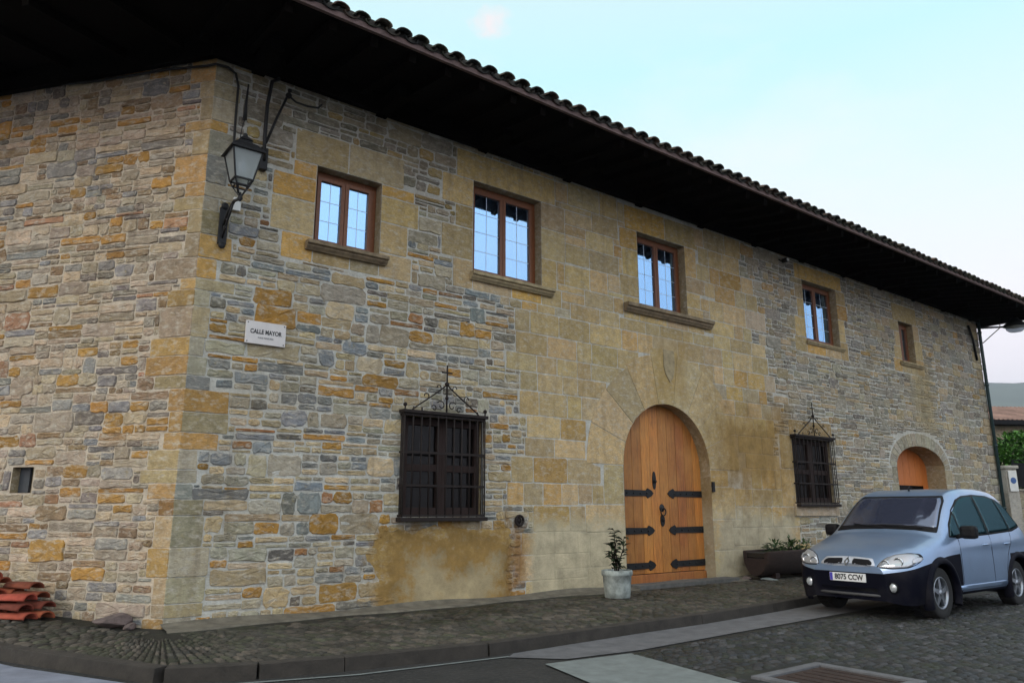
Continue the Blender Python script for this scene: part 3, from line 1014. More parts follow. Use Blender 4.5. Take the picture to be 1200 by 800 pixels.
# --- iron window cages
def cage(r, crown_h, name='caged_window'):
    x0, x1, z0, z1 = r
    P_ = 0.13
    bk = MB()
    bk.box(x0+0.003, x1-0.003, 0.14, 0.19, z0+0.003, z1-0.003)
    w = bk.build(name, M['dark_room'], house)
    xm = (x0+x1)/2
    s = MB()
    for (a, b) in ((x0+0.004, xm), (xm, x1-0.004)):
        s.box(a, a+0.09, 0.06, 0.135, z0+0.005, z1-0.005); s.box(b-0.09, b, 0.06, 0.135, z0+0.005, z1-0.005)
        for zz_ in (z0+0.005, z0+0.44*(z1-z0), z1-0.12):
            s.box(a+0.09, b-0.09, 0.062, 0.133, zz_, zz_+0.10)
    s.build('shutter', M['shutter_wood'], w, bevel=0.005)
    gp = MB()
    gp.poly([(x0+0.08, 0.11, z0+0.05), (x1-0.08, 0.11, z0+0.05), (x1-0.08, 0.11, z1-0.05), (x0+0.08, 0.11, z1-0.05)])
    gp.build('pane', M['dark_glass'], w, fix=False)
    g_ = MB()
    X0, X1, Z0, Z1 = x0-0.07, x1-0.03, z0-0.03, z1+0.02
    n = 11
    for k in range(n):
        xx = X0 + (X1-X0)*k/(n-1)
        g_.tube([(xx, -P_, Z0), (xx, -P_, Z1+ (0.10 if k in (0, 1, 2, n-2, n-1) else 0))], 0.011, 6)
    for zz_ in (Z0+0.02, Z0+0.30*(Z1-Z0), Z0+0.62*(Z1-Z0), Z1-0.02):
        g_.bar((X0, -P_, zz_), (X1, -P_, zz_), 0.018, 0.032)
        for xx in (X0, X1): g_.bar((xx, -P_, zz_), (xx, 0.0, zz_), 0.018, 0.032)
    for xx in (X0, X1):
        for yy in (-P_*0.66, -P_*0.33):
            g_.tube([(xx, yy, Z0), (xx, yy, Z1)], 0.010, 6)
        g_.ball((xx, -P_, Z1+0.12), 0.030, 8)
    g_.build('iron_bars', M['rust_iron'], w)
    t = MB()
    t.box(X0-0.04, X1+0.04, -P_-0.04, -0.021, Z1+0.002, Z1+0.05)
    t.build('top_plate', M['rust_iron'], w, bevel=0.008)
    t = MB()
    t.box(X0-0.04, X1+0.04, -P_-0.04, -0.021, Z0-0.06, Z0-0.002)
    t.build('bottom_plate', M['rust_iron'], w, bevel=0.008)
    c = MB()
    cx = (X0+X1)/2; zb = Z1+0.05; H_ = crown_h
    for sgn in (-1, 1):
        c.tube([(cx+sgn*0.44*(X1-X0)*(1-t_)**1.2*0.95, -P_, zb+H_*0.60*t_**0.9) for t_ in [j/8 for j in range(9)]], 0.011, 6)
        for t_, d in ((0.35, 0.05), (0.7, 0.045)):
            px, pz = cx+sgn*0.42*(X1-X0)*(1-t_)**1.2, zb+H_*0.60*t_**0.9
            c.tube([(px+d*sgn*math.cos(a)*0.8, -P_, pz+0.05+d*math.sin(a)) for a in [j*0.7 for j in range(8)]], 0.008, 5)
    c.tube([(cx, -P_, zb), (cx, -P_, zb+H_)], 0.013, 6)
    c.bar((cx-0.09, -P_, zb+H_*0.84), (cx+0.09, -P_, zb+H_*0.84), 0.018, 0.022)
    for sgn in (-1, 1):
        for (ox, oz, rr) in ((0.10, 0.10, 0.075), (0.22, 0.05, 0.05)):
            c.tube([(cx+sgn*(ox+rr*(1-j*0.07)*math.cos(j*0.55+0.6)), -P_, zb+oz+rr*(1-j*0.07)*math.sin(j*0.55+0.6)) for j in range(11)], 0.009, 5)
    c.ball((cx, -P_, zb+H_*0.60), 0.035, 8); c.ball((cx, -P_, zb+H_*0.3), 0.028, 8)
    c.build('iron_cross_crest', M['rust_iron'], w)
cage(GRILLES[0], 0.72)
cage(GRILLES[1], 0.76)

# --- roof, soffit, rafters, tiles
OV = 1.75
ZW, ZE = 7.72, 7.42                       # soffit height at the wall and at the eave
# eave outline (house-local): offsets of the two visible walls
def isect(p, d, q, e):
    den = d[0]*e[1]-d[1]*e[0]
    t = ((q[0]-p[0])*e[1]-(q[1]-p[1])*e[0])/den
    return (p[0]+d[0]*t, p[1]+d[1]*t)
cor = isect((0, -OV), (1, 0), (SN.x*OV, SN.y*OV), (SD.x, SD.y))
XR = LEN + 1.15
p_far = (SD.x*SLEN+SN.x*OV, SD.y*SLEN+SN.y*OV)
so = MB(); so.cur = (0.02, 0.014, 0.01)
so.poly([(0, 0.05, ZW), (LEN, 0.05, ZW), (XR, -OV, ZE), (cor[0], cor[1], ZE)])
so.poly([(sx_, sy_, ZW), (0, 0.05, ZW), (cor[0], cor[1], ZE), (p_far[0], p_far[1], ZE)])
so.poly([(LEN, 0.05, ZW), (LEN, 9.0, ZW), (XR, 9.0+OV, ZE), (XR, -OV, ZE)])
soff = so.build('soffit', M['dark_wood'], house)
# corbel beams, rafters: each a part of its own
nb = 13
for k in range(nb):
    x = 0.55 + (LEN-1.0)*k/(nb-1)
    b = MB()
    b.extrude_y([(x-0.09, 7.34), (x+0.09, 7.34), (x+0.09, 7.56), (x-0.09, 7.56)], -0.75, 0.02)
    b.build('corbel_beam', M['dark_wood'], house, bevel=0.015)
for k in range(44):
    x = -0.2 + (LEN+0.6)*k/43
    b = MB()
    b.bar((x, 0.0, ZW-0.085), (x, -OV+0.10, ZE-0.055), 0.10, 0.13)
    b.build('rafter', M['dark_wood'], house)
for k in range(9):
    s = 0.5+k*0.95
    b = MB()
    p, q = side_pt(s, 0.0), side_pt(s, OV-0.1)
    b.bar((p[0], p[1], ZW-0.085), (q[0], q[1], ZE-0.055), 0.10, 0.13)
    b.build('rafter', M['dark_wood'], house)
wp = MB()
wp.box(-0.10, LEN, -0.13, -0.036, 7.36, 7.70)
for s_ in (0, 1):
    pa, pb = side_pt(-0.03, 0.085), side_pt(SLEN, 0.085)
wp.bar((pa[0], pa[1], 7.53), (pb[0], pb[1], 7.53), 0.09, 0.34)
wp.build('wall_plate', M['dark_wood'], house)
fa = MB()
fa.bar((cor[0], cor[1], ZE+0.035), (XR, -OV, ZE+0.035), 0.05, 0.075)
fa.bar((cor[0], cor[1], ZE+0.035), (p_far[0], p_far[1], ZE+0.035), 0.05, 0.075)
fa.bar((XR, -OV, ZE+0.035), (XR, 9+OV, ZE+0.035), 0.05, 0.075)
fa.build('fascia_board', M['fascia'], house)
PITCH = math.tan(R(19))
ridge_y = 5.4
def roof_z(y): return ZE + 0.09 + (y+OV)*PITCH
rs = MB(); rs.cur = (0.04, 0.036, 0.03)
rz = roof_z(ridge_y)
hl = (cor[0]+4.0, ridge_y); hr = (XR-5.5, ridge_y)
yb = 2*ridge_y+OV
rs.poly([(cor[0], cor[1], ZE+0.075), (XR, -OV, ZE+0.075), (hr[0], hr[1], rz), (hl[0], hl[1], rz)])
rs.poly([(XR, -OV, ZE+0.075), (XR, yb, ZE+0.075), (hr[0], hr[1], rz)])
rs.poly([(XR, yb, ZE+0.075), (p_far[0], yb, ZE+0.075), (hl[0], hl[1], rz), (hr[0], hr[1], rz)])
rs.poly([(p_far[0], p_far[1], ZE+0.075), (cor[0], cor[1], ZE+0.075), (hl[0], hl[1], rz)])
rs.poly([(p_far[0], yb, ZE+0.075), (p_far[0], p_far[1], ZE+0.075), (hl[0], hl[1], rz)])
roof = rs.build('roof', M['roof_tile'], house)
bd = MB(); bd.cur = (0.04, 0.036, 0.032)
bd.bar((cor[0]+0.1, -OV+0.02, ZE+0.12), (XR-0.1, -OV+0.02, ZE+0.12), 0.06, 0.10)
bd.build('tile_bedding', M['roof_tile'], roof)
rt = MB()
def tile(c0, c1, r0, r1, up, n=7, convex=True):
    """half-round tile from c0 (lower end) to c1"""
    d = (c1-c0).normalized(); s = d.cross(Vector((0, 0, 1))).normalized(); t = s.cross(d)
    ringsets = []
    for off in (0.0, -0.018):
        for c, r in ((c0, r0), (c1, r1)):
            ring = []
            for j in range(n+1):
                a = math.pi*j/n
                rr = r + off
                v = s*math.cos(a)*rr + t*math.sin(a)*rr*0.60*(1 if convex else -1)
                ring.append(rt.vert(c + v))
            ringsets.append(ring)
    o0, o1, i0, i1 = ringsets
    rt.sm = True
    for j in range(n):
        rt.face((o0[j], o0[j+1], o1[j+1], o1[j])); rt.face((i0[j+1], i0[j], i1[j], i1[j+1]))
    rt.sm = False
    for j in range(n): rt.face((o0[j], i0[j], i0[j+1], o0[j+1]))
tsp = 0.285
nt_ = int((XR-cor[0])/tsp)
dirv = Vector((0, 1, PITCH)).normalized()
for k in range(nt_):
    x = cor[0]+0.12+k*tsp
    rows = 7
    # stay inside the hips
    for row in range(rows):
        y0 = -OV-0.10+row*0.36
        if x < cor[0]+0.1+(y0+OV)*0.6 or x > XR-0.1-(y0+OV)*0.75: continue
        q = rnd.uniform(0.55, 1.5)
        rt.cur = rnd.choice(((0.062, 0.052, 0.040), (0.05, 0.052, 0.036), (0.075, 0.050, 0.038), (0.04, 0.042, 0.04)))
        rt.cur = tuple(v*q for v in rt.cur)
        c0 = Vector((x+jit(0.012), y0+jit(0.02), roof_z(y0)+0.045+jit(0.008)))
        tile(c0, c0+dirv*0.44+Vector((jit(0.008), 0, -0.022)), 0.112, 0.094, 1)
        rt.cur = tuple(v*0.6 for v in rt.cur)
        c0 = Vector((x+tsp/2+jit(0.01), y0+0.03, roof_z(y0)+0.05))
        tile(c0, c0+dirv*0.44+Vector((0, 0, -0.02)), 0.105, 0.115, 1, convex=False)
rt.build('roof_tiles', M['roof_tile'], roof, fix=False)

# ------------------------------------------------------------------ things on the walls
def on_front(x, y, z): return W(x, y, z)

# street name plaque
pq = MB()
pl_o = empty('street_plaque', W(0.915, -0.03, 3.68), FA, 'small white stone street name plaque near the house corner', 'plaque')
pq.box(-0.265, 0.265, -0.032, 0.0, -0.15, 0.15)
pq.build('slab', M['plaque'], pl_o, bevel=0.004)
def lettering(txt, size, mat, parent, loc, rot, name='lettering', extr=0.001, xs=1.0):
    cu = bpy.data.curves.new('txt', 'FONT')
    cu.body = txt; cu.size = size; cu.align_x = 'CENTER'; cu.align_y = 'CENTER'; cu.extrude = extr; cu.offset = size*0.03
    tmp = bpy.data.objects.new('txt', cu)
    COL.objects.link(tmp)
    dg = bpy.context.evaluated_depsgraph_get()
    me = bpy.data.meshes.new_from_object(tmp.evaluated_get(dg))
    bpy.data.objects.remove(tmp)
    me.materials.clear(); me.materials.append(mat)
    o = bpy.data.objects.new(name, me)
    COL.objects.link(o)
    o.parent = parent; o.location = loc; o.rotation_euler = rot; o.scale = (xs, 1, 1)
    return o
lettering('CALLE MAYOR', 0.080, M['letter_black'], pl_o, (0, -0.034, 0.012), (R(90), 0, 0), xs=0.78)
lettering('KALE NAGUSIA', 0.030, simple('letter_grey', (0.22, 0.22, 0.23), 0.6), pl_o, (0, -0.034, -0.065), (R(90), 0, 0))
for sx in (-0.24, 0.24):
    for sz in (-0.125, 0.125):
        b = MB(); b.ball((sx, -0.033, sz), 0.008, 6); b.build('screw', M['iron'], pl_o)

# wrought iron lantern
lan = empty('wall_lantern', W(0.26, -0.02, 5.0), FA, 'black iron wall lantern with tapered frosted glass at the house corner', 'lantern')
b = MB(); b.box(-0.055, 0.055, -0.035, -0.002, -0.22, 0.28); b.ball((0, -0.035, 0.30), 0.05, 8, (1, 0.5, 1)); b.ball((0, -0.035, -0.24), 0.045, 8, (1, 0.5, 1))
b.build('wall_plate', M['iron'], lan, bevel=0.008)
b = MB()
b.tube([(0, -0.03, 0.02), (0, -0.20, 0.17), (0, -0.42, 0.24), (0, -0.60, 0.20), (0, -0.66, 0.17)], 0.020, 8)
b.tube([(0, -0.03, -0.14), (0, -0.12, -0.02), (0, -0.26, 0.10), (0, -0.38, 0.22)], 0.014, 8)
b.tube([(0, -0.12-0.07*math.cos(a), 0.02+0.07*math.sin(a)) for a in [j*0.5 for j in range(12)]], 0.010, 6)
b.build('bracket', M['iron'], lan)
LY, LB, LT = -0.66, 0.42, 0.80
bw_, tw_ = 0.108, 0.185
cs0 = [(-1, -1), (1, -1), (1, 1), (-1, 1)]
b = MB()
b.lathe([(0.015, 0.16), (0.035, 0.19), (0.02, 0.23), (0.012, 0.27)], (0, LY, 0), 8)
for k in range(4): b.bar((cs0[k][0]*0.08, LY+cs0[k][1]*0.08, LB-0.07), (0, LY, 0.20), 0.013)
cs = [(-1, -1), (1, -1), (1, 1), (-1, 1)]
for k in range(4):
    c0, c1 = cs[k], cs[(k+1) % 4]
    b.bar((c0[0]*bw_, LY+c0[1]*bw_, LB), (c0[0]*tw_, LY+c0[1]*tw_, LT), 0.018)
    b.bar((c0[0]*bw_, LY+c0[1]*bw_, LB), (c1[0]*bw_, LY+c1[1]*bw_, LB), 0.020)
    b.bar((c0[0]*tw_, LY+c0[1]*tw_, LT), (c1[0]*tw_, LY+c1[1]*tw_, LT), 0.024)
    b.bar((c0[0]*bw_*0.75, LY+c0[1]*bw_*0.75, LB-0.07), (c1[0]*bw_*0.75, LY+c1[1]*bw_*0.75, LB-0.07), 0.014)
    b.bar((c0[0]*bw_*0.75, LY+c0[1]*bw_*0.75, LB-0.07), (c0[0]*bw_, LY+c0[1]*bw_, LB), 0.012)
    b.bar((c0[0]*0.08, LY+c0[1]*0.08, LB-0.07), (c1[0]*0.08, LY+c1[1]*0.08, LB-0.07), 0.010)
b.build('frame', M['iron'], lan)
for k in range(4):
    c0, c1 = cs[k], cs[(k+1) % 4]
    gl = MB(); q = 0.975
    gl.poly([(c0[0]*bw_*q, LY+c0[1]*bw_*q, LB), (c1[0]*bw_*q, LY+c1[1]*bw_*q, LB), (c1[0]*tw_*q, LY+c1[1]*tw_*q, LT), (c0[0]*tw_*q, LY+c0[1]*tw_*q, LT)])
    gl.build('glass', M['lantern_glass'], lan, fix=False)
b = MB()
rf = []
for (r, h) in ((0.235, LT-0.025), (0.21, LT+0.015), (0.14, LT+0.09), (0.085, LT+0.125), (0.072, LT+0.15), (0.088, LT+0.16), (0.05, LT+0.205), (0.02, LT+0.235)):
    rf.append([b.vert((c[0]*r*0.94, LY+c[1]*r*0.94, h)) for c in cs])
for k in range(len(rf)-1):
    for j in range(4): b.face((rf[k][j], rf[k][(j+1) % 4], rf[k+1][(j+1) % 4], rf[k+1][j]))
b.face(rf[-1]); b.face(rf[0][::-1])
b.ball((0, LY, LT+0.245), 0.030, 8)
b.build('cap', M['iron'], lan, bevel=0.004)
b = MB(); b.lathe([(0.001, 0.50), (0.03, 0.51), (0.045, 0.57), (0.045, 0.64), (0.025, 0.70), (0.025, 0.76), (0.001, 0.765)], (0, LY, 0), 14)
b.build('bulb', M['white_plastic'], lan)

# junction box and wires beside the lantern
jb = empty('junction_box', W(0.40, -0.03, 5.36), FA, 'white junction box on the wall behind the lantern bracket', 'junction box')
b = MB(); b.box(-0.045, 0.045, -0.05, 0, -0.09, 0.09); b.build('box', M['white_plastic'], jb, bevel=0.008)
b = MB(); b.box(-0.048, 0.048, -0.058, -0.051, -0.093, 0.02); b.build('cover', M['white_plastic'], jb, bevel=0.002)

ca = MB()
def wpt(x, y, z): return tuple(W(x, y, z))
pts = []
for k in range(14):
    s = 8.6 - 8.5*k/13
    p = side_pt(s, 0.05)
    pts.append(wpt(p[0], p[1], 7.26 + 0.045*s + 0.02*math.sin(k*1.7)))
pts += [wpt(-0.02, -0.05, 7.27), wpt(0.14, -0.05, 7.28), wpt(0.24, -0.06, 7.22), wpt(0.29, -0.06, 7.05), wpt(0.29, -0.06, 6.6), wpt(0.30, -0.06, 6.1), wpt(0.41, -0.06, 5.52)]
ca.tube(pts, 0.017, 6)
tag(ca.build('cable', M['cable']), 'black power cable running under the eaves and down to the lantern', 'cable')

spk = MB()
spk.tube([W(0.40, -0.10, 6.57), W(0.40, -0.10, 6.80), W(0.41, -0.10, 7.10)], [0.03, 0.018, 0.010], 6)
spk.bar(W(0.40, -0.10, 6.61), W(0.40, -0.02, 6.61), 0.02)
spk.tube([W(0.40, -0.10, 6.57), W(0.375, -0.10, 6.45), W(0.36, -0.08, 6.2)], 0.006, 5)
tag(spk.build('wire_clamp', M['iron']), 'short black tapered wire clamp hanging above the lantern', 'clamp')

br = empty('iron_cable_bracket', W(0.70, -0.02, 6.33), FA, 'black forked iron cable bracket fixed beside the lantern under the eaves', 'bracket')
b = MB(); b.tube([(0.12, -0.10, 1.0), (0.02, -0.10, 0.92), (-0.02, -0.10, 0.55), (-0.02, -0.10, 0.0), (0.0, -0.08, -0.28)], 0.026, 8); b.build('upright', M['iron'], br)
b = MB(); b.tube([(0.26, -0.12, 0.82), (0.12, -0.12, 0.4), (0.0, -0.10, -0.02)], 0.018, 8); b.ball((0.26, -0.12, 0.78), 0.045, 8); b.ball((0.27, -0.12, 0.86), 0.03, 8); b.build('brace', M['iron'], br)
b = MB(); b.tube([(0.26, -0.12, 0.78), (0.36, -0.15, 0.70), (0.52, -0.18, 0.68), (0.68, -0.16, 0.72), (0.74, -0.14, 0.80)], 0.015, 8); b.build('hook', M['iron'], br)
b = MB(); b.box(-0.05, 0.05, -0.09, 0, -0.40, -0.08); b.build('foot_plate', M['iron'], br, bevel=0.01)

sp = empty('eave_spotlight', W(12.95, -0.10, 7.16), FA, 'tiny spotlight under the eaves between the third and fourth upper windows', 'spotlight')
b = MB(); b.lathe([(0.001, -0.14), (0.05, -0.14), (0.06, -0.12), (0.055, 0.0), (0.02, 0.03), (0.001, 0.03)], (0, -0.02, 0), 12, 'y'); b.build('housing', M['iron'], sp)
b = MB(); b.lathe([(0.001, -0.165), (0.047, -0.163), (0.048, -0.158)], (0, 0, 0), 12, 'y'); b.build('lens', M['white_plastic'], sp)
b = MB(); b.bar((0, 0.0, 0.0), (0, 0.08, 0.06), 0.03); b.build('arm', M['iron'], sp)

ir = empty('iron_ring', W(5.12, -0.03, 1.27), FA, 'round rusty iron tethering ring on the wall right of the ochre render', 'ring')
b = MB(); b.tube([(0.075*math.cos(a), -0.03, 0.075*math.sin(a)) for a in [2*math.pi*j/18 for j in range(19)]], 0.02, 8); b.build('ring', M['rust_iron'], ir)
b = MB(); b.lathe([(0.001, -0.02), (0.05, -0.015), (0.06, 0.0)], (0, 0, 0), 14, 'y'); b.build('boss', M['rust_iron'], ir)

# end of the house: downpipe, street lamp, wall clamp
dp = MB()
dp.tube([W(LEN-0.02, -0.10, 7.40), W(LEN-0.02, -0.09, 6.9), W(LEN-0.02, -0.09, 0.1)], 0.05, 10)
for zz_ in (1.5, 3.4, 5.3, 7.0): dp.lathe([(0.058, -0.03), (0.062, -0.03), (0.062, 0.03), (0.058, 0.03)], tuple(W(LEN-0.02, -0.09, zz_)), 10)
tag(dp.build('downpipe', simple('pipe_green', (0.02, 0.045, 0.05), 0.5)), 'dark green rainwater downpipe at the far end of the house', 'downpipe')
cl = MB()
cl.tube([W(LEN-0.75, -0.06, 7.15), W(LEN-0.55, -0.07, 6.7), W(LEN-0.42, -0.06, 6.05)], 0.035, 8)
tag(cl.build('wall_cramp', M['iron']), 'dark iron wall cramp below the far end of the eaves', 'cramp')

lampb = W(LEN-0.02, -0.10, 7.16)
stl = empty('street_lamp', lampb, 0, 'dark street lamp on a horizontal arm at the far end of the house', 'street lamp')
b = MB(); b.tube([(0, 0, 0), (0.9, -0.05, 0.03), (2.2, -0.12, 0.06), (4.2, -0.2, 0.05)], [0.035, 0.03, 0.028, 0.02], 8); b.tube([(0.05, 0, -0.5), (0.65, -0.03, 0.0)], 0.015, 6); b.tube([(0.65, -0.03, 0.02), (0.72, -0.03, 0.42)], 0.012, 6); b.build('arm', M['iron'], stl)
b = MB(); b.lathe([(0.001, 0.30), (0.10, 0.28), (0.15, 0.20), (0.30, 0.07), (0.36, 0.02), (0.34, 0.0), (0.001, 0.0)], (1.10, -0.1, 0.03), 16); b.build('hood', M['iron'], stl)
b = MB(); b.lathe([(0.28, -0.0), (0.26, -0.09), (0.18, -0.16), (0.001, -0.19)], (1.10, -0.1, 0.02), 16); b.build('glass', M['lantern_glass'], stl)

# ------------------------------------------------------------------ ground, lane and pavement
def ground_mat():
    m, nt, N, L, b = nodes_of('ground')
    t = N.new('ShaderNodeTexCoord').outputs['Object']
    n1 = noise(nt, t, 1.3, 6, 0.65); n2 = noise(nt, t, 26, 5, 0.7)
    v = N.new('ShaderNodeTexVoronoi'); v.inputs['Scale'].default_value = 17
    L.new(t, v.inputs['Vector'])
    c = mixcol(nt, maprange(nt, n1, 0.3, 0.7, 0, 1), (0.010, 0.011, 0.011), (0.024, 0.023, 0.023))
    c = mixcol(nt, 1.0, c, maprange(nt, n2, 0.25, 0.75, 0.5, 1.55), 'MULTIPLY')
    c = mixcol(nt, maprange(nt, v.outputs['Distance'], 0.0, 0.35, 0.4, 0.0), c, (0.085, 0.078, 0.075))
    L.new(c, b.inputs['Base Color'])
    b.inputs['Roughness'].default_value = 0.8
    bump(nt, b, math_node(nt, 'ADD', v.outputs['Distance'], n2), 0.8, 0.015)
    return m
M['ground'] = ground_mat()
gm = MB(); gm.cur = (0.04, 0.04, 0.04)
def axis(lo, hi, step):
    a = list(np.arange(lo, hi+1e-6, step))
    for e in (12, 20, 40, 90, 250, 800, 2500, 6000):
        a = [lo-e] + a + [hi+e] if False else a
    far = [20, 60, 160, 500, 1500, 5000]
    return [lo-f for f in far[::-1]] + a + [hi+f for f in far]
gx = axis(-12, 32, 0.8); gy = axis(-10, 32, 0.8)
idx = {}
for i, X in enumerate(gx):
    for j, Y in enumerate(gy):
        lx, ly = to_local(X, Y)
        zz_ = gz(lx, ly) - (0.02 if (lx > 0.5 and ly > 0.5) else 0)
        idx[i, j] = gm.vert((X, Y, zz_))
gm.sm = True
for i in range(len(gx)-1):
    for j in range(len(gy)-1):
        gm.face((idx[i, j], idx[i+1, j], idx[i+1, j+1], idx[i, j+1]))
tag(gm.build('ground', M['ground'], fix=False), kind='structure')

def sett_mat():
    m, nt, N, L, b = nodes_of('sett')
    t = N.new('ShaderNodeTexCoord').outputs['Object']
    a = N.new('ShaderNodeAttribute'); a.attribute_name = 'Col'
    n1 = noise(nt, t, 14, 6, 0.65); n2 = noise(nt, t, 0.8, 5, 0.62); n3 = noise(nt, t, 2.6, 6, 0.68)
    c = mixcol(nt, 1.0, a.outputs['Color'], maprange(nt, n1, 0.25, 0.75, 0.45, 1.6), 'MULTIPLY')
    c = mixcol(nt, 1.0, c, maprange(nt, n2, 0.3, 0.7, 0.6, 1.5), 'MULTIPLY')
    c = mixcol(nt, maprange(nt, n3, 0.50, 0.68, 0, 0.7), c, (0.022, 0.026, 0.010, 1))      # moss
    c = mixcol(nt, maprange(nt, noise(nt, t, 3.8, 6, 0.7), 0.56, 0.70, 0, 0.5), c, (0.060, 0.050, 0.038, 1))   # dry mud
    L.new(c, b.inputs['Base Color'])
    L.new(maprange(nt, n2, 0.35, 0.65, 0.55, 0.9), b.inputs['Roughness'])
    bump(nt, b, noise(nt, t, 55, 5, 0.65), 0.7, 0.01)
    return m
M['sett'] = sett_mat()
M['concrete'] = simple('concrete', (0.105, 0.106, 0.115), 0.85, var=0.35, scale=5, bumps=0.4, bscale=70)
M['concrete_pale'] = simple('concrete_pale', (0.15, 0.17, 0.17), 0.85, var=0.25, scale=6, bumps=0.4, bscale=70)
M['kerb_stone'] = simple('kerb_stone', (0.085, 0.075, 0.075), 0.85, var=0.45, scale=7, bumps=0.6, bscale=40, attr=True)

# matching pairs (foot of wall, back of kerb), house-local
pairs = [(side_pt(8.8, 0.0), side_pt(8.8, 0.95)), (side_pt(1.6, 0.0), (-2.12, 0.48)), (side_pt(0.5, 0.0), (-1.38, -0.55)), ((0, 0), (-0.95, -1.33)), ((0, 0), (-0.48, -2.33)),
         ((0.0, 0), (0.20, -2.62)), ((0.35, 0), (0.92, -2.77)), ((1.9, 0), (2.36, -2.98)), ((4.3, 0), (4.49, -2.90)), ((5.7, 0), (5.78, -2.88)), ((7.5, 0), (7.54, -2.74)), ((8.9, 0), (8.95, -2.58)), ((12, 0), (12, -2.45)), ((25.5, 0), (25.5, -2.4))]
PAV = 0.12
pv = MB(); pv.cur = (0.007, 0.007, 0.005)
ap_ = MB(); ap_.cur = (0.15, 0.145, 0.135)
kb = MB()
APR = 0.10
prev_w = prev_k = None
def lerp2(a, b, t): return (a[0]+(b[0]-a[0])*t, a[1]+(b[1]-a[1])*t)
for i in range(len(pairs)-1):
    (w0, k0), (w1, k1) = pairs[i], pairs[i+1]
    L_ = math.hypot(k1[0]-k0[0], k1[1]-k0[1])
    nrow = max(1, int(L_/0.105))
    if L_ > 5: nsub = 12
    else: nsub = 4
    for s in range(nsub):
        t0, t1 = s/nsub, (s+1)/nsub
        q = [lerp2(w0, w1, t0), lerp2(k0, k1, t0), lerp2(k0, k1, t1), lerp2(w0, w1, t1)]
        pv.cur = (0.007, 0.007, 0.005)
        if math.hypot(q[0][0]-q[3][0], q[0][1]-q[3][1]) < 1e-4: pts = q[:3]
        else: pts = q
        pv.poly([tuple(W(x, y, gz(x, y)+PAV-0.016)) for x, y in pts])
    for rI in range(nrow):
        t0, t1 = rI/nrow, (rI+1)/nrow
        a0, a1 = lerp2(w0, w1, t0), lerp2(w0, w1, t1)
        b0, b1 = lerp2(k0, k1, t0), lerp2(k0, k1, t1)
        D = math.hypot(a0[0]-b0[0], a0[1]-b0[1])
        u = APR + 0.05 + rnd.uniform(0, 0.1)
        while u < 0.975:
            du = rnd.uniform(0.13, 0.24)/D
            u1 = min(0.985, u+du)
            e = 0.010
            P4 = [lerp2(a0, b0, u), lerp2(a0, b0, u1), lerp2(a1, b1, u1), lerp2(a1, b1, u)]
            wd = math.hypot(P4[0][0]-P4[3][0], P4[0][1]-P4[3][1])
            if wd > 0.035 and u1-u > 0.02:
                cx = sum(p[0] for p in P4)/4; cy = sum(p[1] for p in P4)/4
                kq = rnd.uniform(0.6, 1.45)
                base = rnd.choice(((0.046, 0.039, 0.031), (0.060, 0.050, 0.040), (0.036, 0.033, 0.027), (0.034, 0.034, 0.022)))
                pv.cur = tuple(v*kq for v in base)
                z0 = gz(cx, cy)+PAV
                dzz = jit(0.005)
                outer = []; inner = []
                for p in P4:
                    ex_ = 1-2*e/max(wd, 0.05)
                    f1 = max(0.5, 1-0.022/max(wd, 0.04)); f2 = f1*0.72
                    outer.append(pv.vert(W(cx+(p[0]-cx)*f1, cy+(p[1]-cy)*f1, z0-0.014)))
                    inner.append(pv.vert(W(cx+(p[0]-cx)*f2+jit(0.004), cy+(p[1]-cy)*f2+jit(0.004), z0+0.003+dzz*0.8+jit(0.002))))
                pv.sm = True
                for k in range(4): pv.face((outer[k], outer[(k+1) % 4], inner[(k+1) % 4], inner[k]))
                pv.face(inner)
                pv.sm = False
            u = u1
    # kerb stones
    nk = max(1, round(L_/0.95))
    for s in range(nk):
        c0, c1 = lerp2(k0, k1, s/nk), lerp2(k0, k1, (s+1)/nk)
        dx, dy = c1[0]-c0[0], c1[1]-c0[1]; LL = math.hypot(dx, dy)
        dx /= LL; dy /= LL
        nx_, ny_ = dy, -dx
        kq = rnd.uniform(0.9, 1.12)
        kb.cur = (0.030*kq, 0.025*kq, 0.021*kq)
        g0, g1 = -0.001, LL+0.001
        A = []
        for (d, off, zz_) in ((g0, 0, PAV+0.006), (g1, 0, PAV+0.006), (g1, 0.13, PAV+0.002), (g0, 0.13, PAV+0.002), (g0, 0, -0.1), (g1, 0, -0.1), (g1, 0.15, -0.1), (g0, 0.15, -0.1)):
            x = c0[0]+dx*d+nx_*off; y = c0[1]+dy*d+ny_*off
            A.append(kb.vert(W(x, y, gz(x, y)+zz_)))
        for q in ((0, 1, 2, 3), (3, 2, 6, 7), (0, 4, 5, 1), (1, 5, 6, 2), (0, 3, 7, 4)):
            kb.face([A[j] for j in q])
tag(pv.build('sidewalk', M['sett']), kind='structure')
tag(kb.build('kerb', M['kerb_stone'], bevel=0.006), kind='structure')
